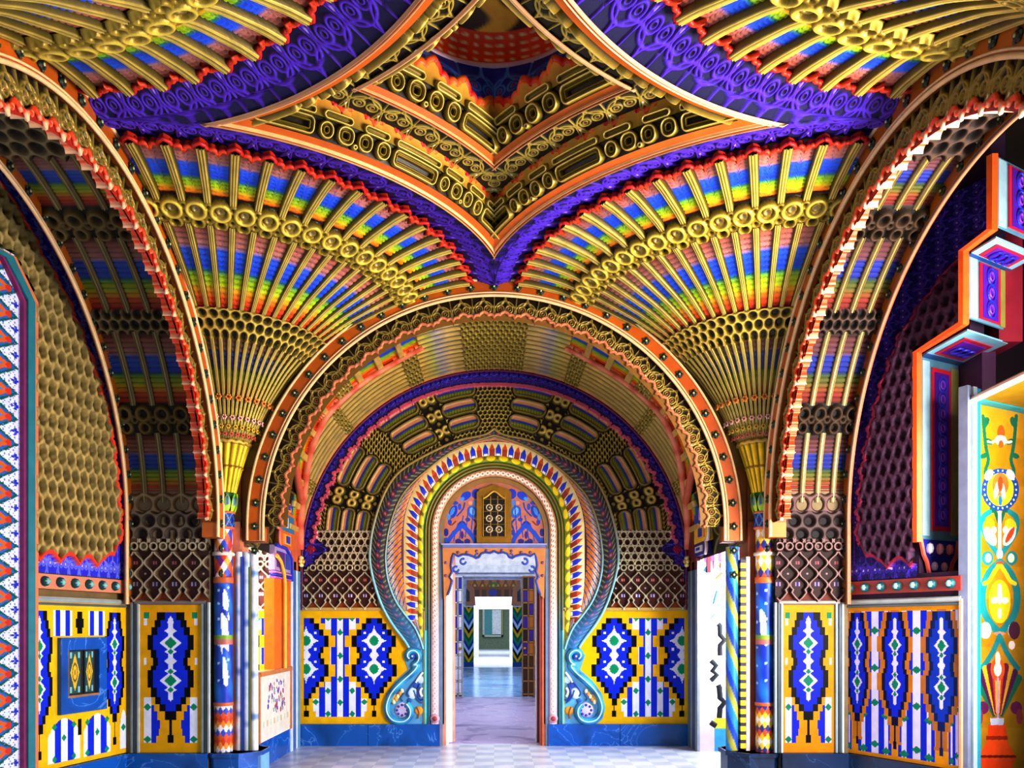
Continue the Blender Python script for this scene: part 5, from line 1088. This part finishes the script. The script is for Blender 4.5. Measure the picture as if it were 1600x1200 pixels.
# left window reveal: teal frame and floral jamb (continues toward the viewer)
uA = u_of(48, L0, LD)
T = thing('window_surround', 'tall window surround of orange and teal bands with blue floral jamb at the left edge', 'window surround', tuple(wall_uv(L0, LD, np.array(uA), np.array(0.)))); O = np.array(T.location)
def lu(px): return u_of(px, L0, LD)
for nm, xa, xb, yo, c in (('orange_band', 49, 41, .07, 'e8905c'), ('teal_band', 41, 30, .09, '2a8a98'), ('magenta_band', 30, 26, .07, 'a02878')):
    g = GB(); a, b = lu(xa), lu(xb); top = lp((xa + xb) / 2, 472)[2]
    pts = [(a, 0), (b, 0), (b, top - .0), (a, top)]
    def pr(pts): return np.array([wall_uv(L0 + LN * yo, LD, np.array(float(u)), np.array(float(z))) for u, z in pts]) - O
    g.prism(pr(pts), (-LN[0] * yo, -LN[1] * yo, 0), hx(c))
    t2 = lp(12 - (49 - xa) * .8, 402)[2] ; u2 = lu(14 - (49 - xa) * .9); w_ = (b - a)
    g.prism(pr([(a, top), (b, top), (u2 + w_, t2 - w_ * .5), (u2, t2)]), (-LN[0] * yo, -LN[1] * yo, 0), hx(c)); g.prism(pr([(u2, t2), (u2 + w_, t2 - w_ * .5), (u2 + 1.2, t2 - w_ * .5), (u2 + 1.2, t2)]), (-LN[0] * yo, -LN[1] * yo, 0), hx(c)); g.build(nm, GLOSS, T)
n1, n2 = 70, 520; U = np.linspace(lu(26), lu(26) + 1.0, n1 + 1); Z = np.linspace(0, lp(20, 400)[2], n2 + 1); A, B = np.meshgrid((U[1:] + U[:-1]) / 2, (Z[1:] + Z[:-1]) / 2, indexing='ij'); pp = .205; zz = (B / pp) % 1 - .5; un = .3 - np.abs(((A - lu(26)) % .6) - .3); C = base(A.shape, hx('dfe4f4'))
v = np.abs(zz); wv = .26; a_ = (un) / wv; lim = 1.05 - (.5 - v) * 1.0
tri = un > .03 + .20 * np.abs(v) * 2
C[tri] = hx('2c78c8'); C[tri & (un > .09 + .4 * v) & (v < .32)] = hx('e0702c'); C[tri & (un > .16 + .6 * v) & (v < .26)] = hx('3a9ad8'); C[np.abs(un - .03 - .40 * v) < .02] = hx('0c6a68'); C[np.hypot(un - .11, zz * pp) < .028] = hx('d83c28'); C[np.hypot(un - .05, (v - .5) * pp) < .03] = hx('2a3cc8'); C[(np.hypot(un - .07, (v - .38) * pp) < .018)] = hx('f4f6ff'); C[un < .012] = hx('b8a8d8')
sp_ = np.sin(un * 160) * np.sin(B * 150) > .55; C[sp_ & ~tri] = hx('8898d0')
A2, B2 = np.meshgrid(U, Z, indexing='ij'); g = GB(); g.cells(wall_uv(L0 + LN * .03, LD, A2, B2) - O, C); g.build('floral_jamb', TILE, T)

# right window: stepped painted frame (reveals) and vase jamb
T = thing('stepped_window_frame', 'stepped purple and pale blue painted window frame with orange edge on the right wall', 'window frame', (3.79, 7.11, 2.0)); O = np.array([3.79, 7.11, 2.0])
def quad_panel(name, P4, layers, mat=GLOSS, push=(0, 0, 0)):
    """P4 corners a(0,0) b(1,0) c(1,1) d(0,1); layers of (u0,v0,u1,v1,colour)"""
    a, b, c, d = [np.array(p, float) for p in P4]; f = lambda u, v: a * (1 - u) * (1 - v) + b * u * (1 - v) + c * u * v + d * (1 - u) * v; nn = np.cross(b - a, d - a); nn /= np.linalg.norm(nn)
    if np.dot(nn, -a + np.array([0, 0, EYE])) < 0: nn = -nn
    g = GB()
    for k, (u0, v0, u1, v1, cl) in enumerate(layers): e = nn * .004 * (k + 1); g.prism(np.array([f(u0, v0), f(u1, v0), f(u1, v1), f(u0, v1)]) + e - O, -nn * .004 * (k + 1) - nn * .01, hx(cl))
    return g.build(name, mat, T), f, nn
def pz(px, py, x, y): return (x, y, EYE + (CY - py) * y / F)
zA1, zA0, zB1, zC1 = EYE + 2.41, WZ(842, 7.11), EYE + 3.02, 5.15
P1, P2, P3, P4 = (3.79, 7.11), (4.27, 7.36), (3.84, 6.49), (4.36, 6.79); P5, P6 = (3.89, 6.2), (4.42, 6.5)
V3 = lambda p, z: (p[0], p[1], z)
def face(name, pa, pb, z0, z1):
    o, f, nn = quad_panel(name, (V3(pa, z0), V3(pb, z0), V3(pb, z1), V3(pa, z1)), ((0, 0, 1, 1, '5c8ca0'), (.04, .02, .22, .98, '9cb8c4'), (.78, .03, .98, .97, '98904a'), (.26, .05, .76, .95, 'c81c38'), (.32, .075, .70, .925, '5a1ca0')))
    g = GB(); n_ = max(2, int((z1 - z0) / .16))
    for k in range(n_):
        v = .1 + .8 * (k + .5) / n_; A = np.linspace(0, 2 * PI, 18, endpoint=False)
        for r_, cc in ((.05, '2c34c0'), (.025, '8a3ad0')):
            ctr = f(.51, v) + nn * .026; e1 = np.array(V3(pb, z0)) - np.array(V3(pa, z0)); e1 /= np.linalg.norm(e1); g.tube(ctr + e1 * (r_ * 1.1 * np.cos(A))[:, None] + np.array([0, 0, 1]) * (r_ * 1.4 * np.sin(A))[:, None] - O, .009, hx(cc), 5, True)
    g.build('painted_scrolls', GLOSS, o).location = (0, 0, 0)
    return o
def soffit(name, pa, pb, pc, pd, z):
    o, f, nn = quad_panel(name, (V3(pa, z), V3(pb, z), V3(pc, z), V3(pd, z)), ((0, 0, 1, 1, '88b8cc'), (.0, .0, 1, .14, '1c4c8c'), (.14, .2, .86, .82, 'b82040'), (.22, .28, .78, .74, '6424b0')))
    g = GB()
    for u in (.35, .5, .65):
        A = np.linspace(0, 2 * PI, 16, endpoint=False); c = f(u, .5) + nn * .03; g.tube(c + np.stack([.04 * np.cos(A), .06 * np.sin(A), 0 * A], -1) - O, .009, hx('2a2cb8'), 5, True)
    g.build('painted_scrolls', GLOSS, o)
face('lower_jamb', P1, P2, zA0, zA1); soffit('lower_soffit', P1, P2, P4, P3, zA1); face('upper_jamb', P3, P4, zA1 + .1, zB1); soffit('upper_soffit', P3, P4, P6, P5, zB1); face('top_jamb', P5, P6, zB1 + .09, zC1)
g = GB(); q = np.array([V3(P1, zA0 - .03), V3(P1, zA1 + .03), V3(P3, zA1 + .06), V3(P3, zB1 + .03), V3(P5, zB1 + .06), V3(P5, zC1)]) - O + np.array([-.03, 0, 0]); g.tube(q, .045, hx('f0641c'), 6); g.build('orange_edge', GLOSS, T)
g = GB(); g.box((P4[0] - .1, 6.75, zA1), (P4[0] + .1, 7.4, zC1), hx('8a1830'), 0, -O); g.box((P2[0] - .0, 7.0, zA0 - .3), (P2[0] + .12, 7.5, zA1), hx('4a1448'), 0, -O); g.build('dark_back', GLOSS, T)
# bracket under the lower jamb
g = GB(); b0 = np.array(V3(P1, zA0)); e1 = np.array([P2[0] - P1[0], P2[1] - P1[1], 0])
prof = [(0, 0), (1, 0), (.94, -.14), (.84, -.2), (.78, -.28), (.5, -.42), (.22, -.3), (.16, -.2), (.08, -.14)]
g.prism(np.array([b0 + e1 * u + np.array([0, 0, v]) for u, v in prof]) - O, (.06, .1, 0), hx('2430a8'), hx('e06a48'))
for k in range(3): g.ball(b0 + e1 * (.24 + .26 * k) + np.array([-.01, -.02, -.08]) - O, .035, hx(('f4f0f8', 'f0a0a0', 'e87868')[k]), (1, 1, 1.5), 8)
for k in range(2): g.ball(b0 + e1 * (.36 + .26 * k) + np.array([-.01, -.02, -.24]) - O, .03, hx(('f0d8e8', 'e8a8a8')[k]), (1, 1, 1.5), 8)
q = np.array([b0 + e1 * u + np.array([-.01, -.02, v]) for u, v in [prof[0]] + prof[:0:-1] + [prof[1]]]) - O; g.tube(q, .02, hx('d85a40'), 6); g.build('bracket', GLOSS, T)

# vase jamb
T = thing('vase_jamb', 'yellow window jamb painted with green foliage and an orange vase at the right edge', 'painted jamb', (3.97, 6.77, 0)); O = np.array([3.97, 6.77, 0.]); dj = np.array([.887, .46])
def sj(px): k = (px - CX) / F; return (k * 6.77 - 3.97) / (dj[0] - k * dj[1])
zt = WZ(628, 6.8)
n1, n2 = 130, 560; S = np.linspace(sj(1527), sj(1606), n1 + 1); Z = np.linspace(0, zt, n2 + 1)
sc_ = (S[1:] + S[:-1]) / 2; pxs = CX + F * (3.97 + dj[0] * sc_) / (6.77 + dj[1] * sc_); X, Zc = np.meshgrid(pxs, (Z[1:] + Z[:-1]) / 2, indexing='ij'); yv = 6.77 + dj[1] * np.repeat(sc_[:, None], n2, 1); Y = CY - (Zc - EYE) * F / yv
cxv = 1562.; Xm = cxv - np.abs(X - cxv); C = base(X.shape, hx('b08008')); C = mix(C, hx('c89a20') * np.ones(3), .4 * (np.sin(Y * .05) > .3))
G1, G2 = '0c6a50', '1a8a90'
# foliage from the top down
curve(C, Xm, Y, [(1562, 820), (1552, 790), (1544, 760), (1538, 735), (1546, 720), (1540, 700), (1536, 650)], 2.6, G1)
for (a, b, rx, ry, rot) in ((1540, 660, 5, 9, .4), (1545, 690, 7, 4, .5), (1538, 712, 7, 4, -.4), (1548, 742, 8, 5, .6), (1540, 770, 7, 5, -.5), (1554, 790, 6, 12, .4)): ell(C, Xm, Y, a, b, rx, ry, G1, rot)
ell(C, X, Y, 1564, 678, 6, 14, 'e85a1c'); ell(C, X, Y, 1564, 688, 9, 8, 'f4e4c0'); ell(C, X, Y, 1564, 694, 4, 6, 'f06020'); curve(C, Xm, Y, [(1560, 682), (1552, 692), (1544, 690)], 2, 'f4e8c8')
ell(C, X, Y, 1563, 765, 29, 33, '1a50a0'); ell(C, X, Y, 1563, 765, 21, 26, 'f0c020')
for k in range(22): a = k * 2 * PI / 22; ell(C, X, Y, 1563 + 25 * math.cos(a), 765 + 29.5 * math.sin(a), 1.3, 1.6, 'd8ecf8')
ell(C, X, Y, 1563, 757, 13, 18, 'd87838'); ell(C, Xm, Y, 1557, 766, 3.5, 14, 'f8f0e8', .2); ell(C, X, Y, 1563, 756, 4, 12, 'a8541c'); ell(C, Xm, Y, 1545, 742, 6, 9, 'dfe8f4', .5); ell(C, X, Y, 1563, 782, 3, 8, '2a80c0')
curve(C, Xm, Y, [(1562, 870), (1548, 850), (1536, 830), (1534, 808), (1546, 800)], 4.2, G2); curve(C, Xm, Y, [(1562, 800), (1562, 868)], 2.2, 'f0f4f8')
for (a, b, rx, ry, rot, c) in ((1545, 822, 9, 12, .3, 'f0b81c'), (1547, 838, 8, 16, -.5, 'f4e8dc'), (1553, 828, 4, 6, 0, 'e8f0f4'), (1543, 872, 9, 11, 0, G2), (1544, 872, 5, 7, 0, 'f4e8c0'), (1562, 866, 5, 8, 0, 'f8f4f0')): ell(C, Xm, Y, a, b, rx, ry, c, rot)
ell(C, X + 0 * Y, Y, 1578, 836, 4, 14, 'd84a20', .5)
curve(C, Xm, Y, [(1562, 878), (1548, 890), (1540, 905), (1534, 925), (1536, 955), (1548, 975), (1562, 990)], 5.5, G2); ell(C, X, Y, 1562, 880, 7, 3, 'c85a3c'); curve(C, Xm, Y, [(1560, 884), (1552, 896), (1546, 908), (1538, 912)], 3.2, 'f0c020')
ell(C, X, Y, 1562, 940, 17, 34, 'f0c424'); 
for (a, b, rx, ry) in ((1562, 930, 4, 14), (1554, 938, 6, 5), (1562, 918, 3, 6), (1562, 958, 3, 9)): ell(C, Xm, Y, a, b, rx, ry, 'f8f4ec')
ell(C, X, Y, 1562, 990, 9, 3, 'f0906c'); ell(C, Xm, Y, 1540, 985, 9, 13, 'c8d8ec'); ell(C, X, Y, 1585, 985, 9, 14, '5a2440'); ell(C, X, Y, 1581, 1008, 5, 7, 'e8d8d8')
curve(C, Xm, Y, [(1562, 994), (1552, 1018), (1542, 1034), (1534, 1044)], 4, G2)
# bouquet and vase
for k, (a, c) in enumerate(((-.95, '0f7a58'), (-.7, '5a1a60'), (-.48, 'e0b01c'), (-.3, '7a1848'), (-.12, 'c83c2c'), (.0, 'f0b820'))):
    for rr in np.linspace(.2, 1, 16):
        for sg in (-1, 1): ell(C, X, Y, 1559 + sg * math.sin(a) * 40 * rr * (1 if a else 0), 1128 - 88 * rr * math.cos(a * .72), 2.2 + 3.6 * rr, 6, c)
ell(C, X, Y, 1559, 1046, 11, 18, 'e0641c'); ell(C, X, Y, 1559, 1046, 6, 11, 'f4e8e4'); ell(C, X, Y, 1559, 1030, 4, 12, 'f4e0d0')
ell(C, Xm, Y, 1536, 1106, 9, 10, '7a2060'); ell(C, Xm, Y, 1531, 1120, 5, 12, 'a83c50'); curve(C, X, Y, [(1559, 1060), (1559, 1130)], 1.6, 'c0a8d0')
def trap(y0, y1, w0, w1, c): m = (Y >= y0) & (Y < y1) & (np.abs(X - 1558) < w0 + (w1 - w0) * (Y - y0) / (y1 - y0)); C[m] = hx(c)
trap(1122, 1134, 11, 10, 'c8d0e8'); trap(1133, 1150, 14, 15, 'e84a10'); trap(1150, 1156, 17, 17, 'a82c08'); trap(1156, 1180, 15, 28, 'f05814'); trap(1180, 1184, 30, 30, '7a1c08'); trap(1184, 1206, 30, 20, 'e84c10'); trap(1206, 1226, 20, 12, 'a8340c')
A2, B2 = np.meshgrid(S, Z, indexing='ij'); P = np.stack([3.97 + dj[0] * A2, 6.77 + dj[1] * A2, B2], -1); g = GB(); g.cells(P - O, C); g.build('painted_panel', GLOSS, T)
g = GB()
for xa, xb, c, f_ in ((1503, 1508, '8890a8', .05), (1508, 1512, '404858', .03), (1512, 1518, 'b8ccd8', .05), (1518, 1527, '1cb4d8', .03)):
    s0, s1 = sj(xa), sj(xb); nj = np.array([dj[1], -dj[0]]); a, b = np.array([3.97, 6.77]) + dj * s0 + nj * f_, np.array([3.97, 6.77]) + dj * s1 + nj * f_
    g.prism(np.array([(a[0], a[1], 0), (b[0], b[1], 0), (b[0], b[1], zt + .12), (a[0], a[1], zt + .12)]) - O, (-nj[0] * (f_ + .03), -nj[1] * (f_ + .03), 0), hx(c))
g.build('frame_strip', GLOSS, T)
g = GB(); a, b = np.array([3.97, 6.77]) + dj * sj(1516), np.array([3.97, 6.77]) + dj * sj(1612); up = np.array([-.0, -.9])
for k, (w0, w1, zz_, c) in enumerate(((0, .10, zt, '1c98a8'), (.10, .9, zt + .01, '98780a'))):
    g.prism(np.array([(a[0], a[1] - w0, zz_), (b[0], b[1] - w0, zz_), (b[0], b[1] - w1, zz_), (a[0], a[1] - w1, zz_)]) - O, (0, 0, .04), hx(c))
g.build('soffit', GLOSS, T)
g = GB(); g.tube(np.array([(a[0] - .02, a[1], zt + .0), (a[0] - .02, a[1] - .9, zt)]) - O, .03, hx('f4f0e8'), 6); g.build('edge_beading', GLOSS, T)

# outer enclosure beside the aisles
sbox('wall_right_back', (3.5, 8.3, 0), (6.5, 8.45, 6.2), PLASTER, hx('2a0c20')); sbox('wall_left_back', (-6.5, 8.3, 0), (-3.6, 8.45, 6.2), PLASTER, hx('2a1c10')); sbox('wall_left_outer', (-5.4, -1, 0), (-5.2, 7.6, 6.2), PLASTER, hx('c8b890')); sbox('wall_right_outer', (5.6, -1, 0), (5.8, 7.9, 6.2), PLASTER, hx('a89080'))

# ------------------------------------------------------------------ light
def area(name, loc, target, w, h, e, c):
    l = bpy.data.lights.new(name, 'AREA'); l.shape = 'RECTANGLE'; l.size, l.size_y, l.energy, l.color = w, h, e, c
    o = bpy.data.objects.new(name, l); COL.objects.link(o); o.location = loc; o.rotation_euler = (Vector(target) - Vector(loc)).to_track_quat('-Z', 'Y').to_euler(); o['kind'] = 'helper'; return o
area('daylight_right_window', (4.3, 4.6, 2.3), (-2, 6.5, 3.4), 2.2, 2.8, 460, (1, .97, .91))
area('daylight_left_window', (-4.6, 4.4, 2.3), (2, 7, 3.2), 2.0, 2.8, 30, (.9, .95, 1))
area('fill_lamp_behind', (0, -.6, 2.6), (0, 9, 2.2), 4.5, 3.5, 18, (.92, .95, 1))  # unseen fill lamp added behind the camera
area('daylight_bay_right', (3.4, 8.8, 1.9), (-1, 9.2, .6), .9, 2.2, 110, (.9, .95, 1))
area('daylight_bay_left', (-3.4, 8.8, 1.9), (1, 9.2, .6), .9, 2.2, 90, (.9, .95, 1))
area('daylight_room_1', (0, 13.5, 4.4), (0, 14.2, 0), 3, 4, 170, (.95, .97, 1))
area('daylight_room_2', (0, 23, 5), (0, 24, 0), 4, 8, 420, (.85, .93, 1))
area('daylight_room_3', (0, 36, 5), (0, 36, 0), 4, 6, 260, (.95, .98, 1))
area('daylight_room_4', (0, 49, 5), (0, 50, 0), 4, 8, 300, (.95, 1, 1))
W = bpy.data.worlds.new('daylight'); SC.world = W; W.use_nodes = True
W.node_tree.nodes['Background'].inputs[0].default_value = (.72, .82, 1, 1); W.node_tree.nodes['Background'].inputs[1].default_value = .22
cam = bpy.data.cameras.new('camera'); co = bpy.data.objects.new('camera', cam); COL.objects.link(co)
co.location = (0, 0, EYE); co.rotation_euler = (PI / 2, 0, 0); cam.sensor_fit = 'HORIZONTAL'; cam.sensor_width = 36; cam.lens = 36 * F / 1600
cam.shift_x = (800 - CX) / 1600; cam.shift_y = (CY - 600) / 1600; cam.clip_end = 200; cam.clip_start = .05
SC.camera = co
SC.view_settings.view_transform = 'Standard'; SC.view_settings.look = 'None'; SC.view_settings.exposure = .32
SC.view_settings.use_curve_mapping = True
cm = SC.view_settings.curve_mapping; cv = cm.curves[3]
cv.points.new(.25, .185); cv.points.new(.7, .76); cm.update()
SC.cycles.max_bounces = 5; SC.cycles.diffuse_bounces = 3; SC.cycles.glossy_bounces = 2; SC.cycles.use_adaptive_sampling = True; SC.cycles.adaptive_threshold = .04; SC.cycles.adaptive_min_samples = 12; SC.cycles.use_denoising = True
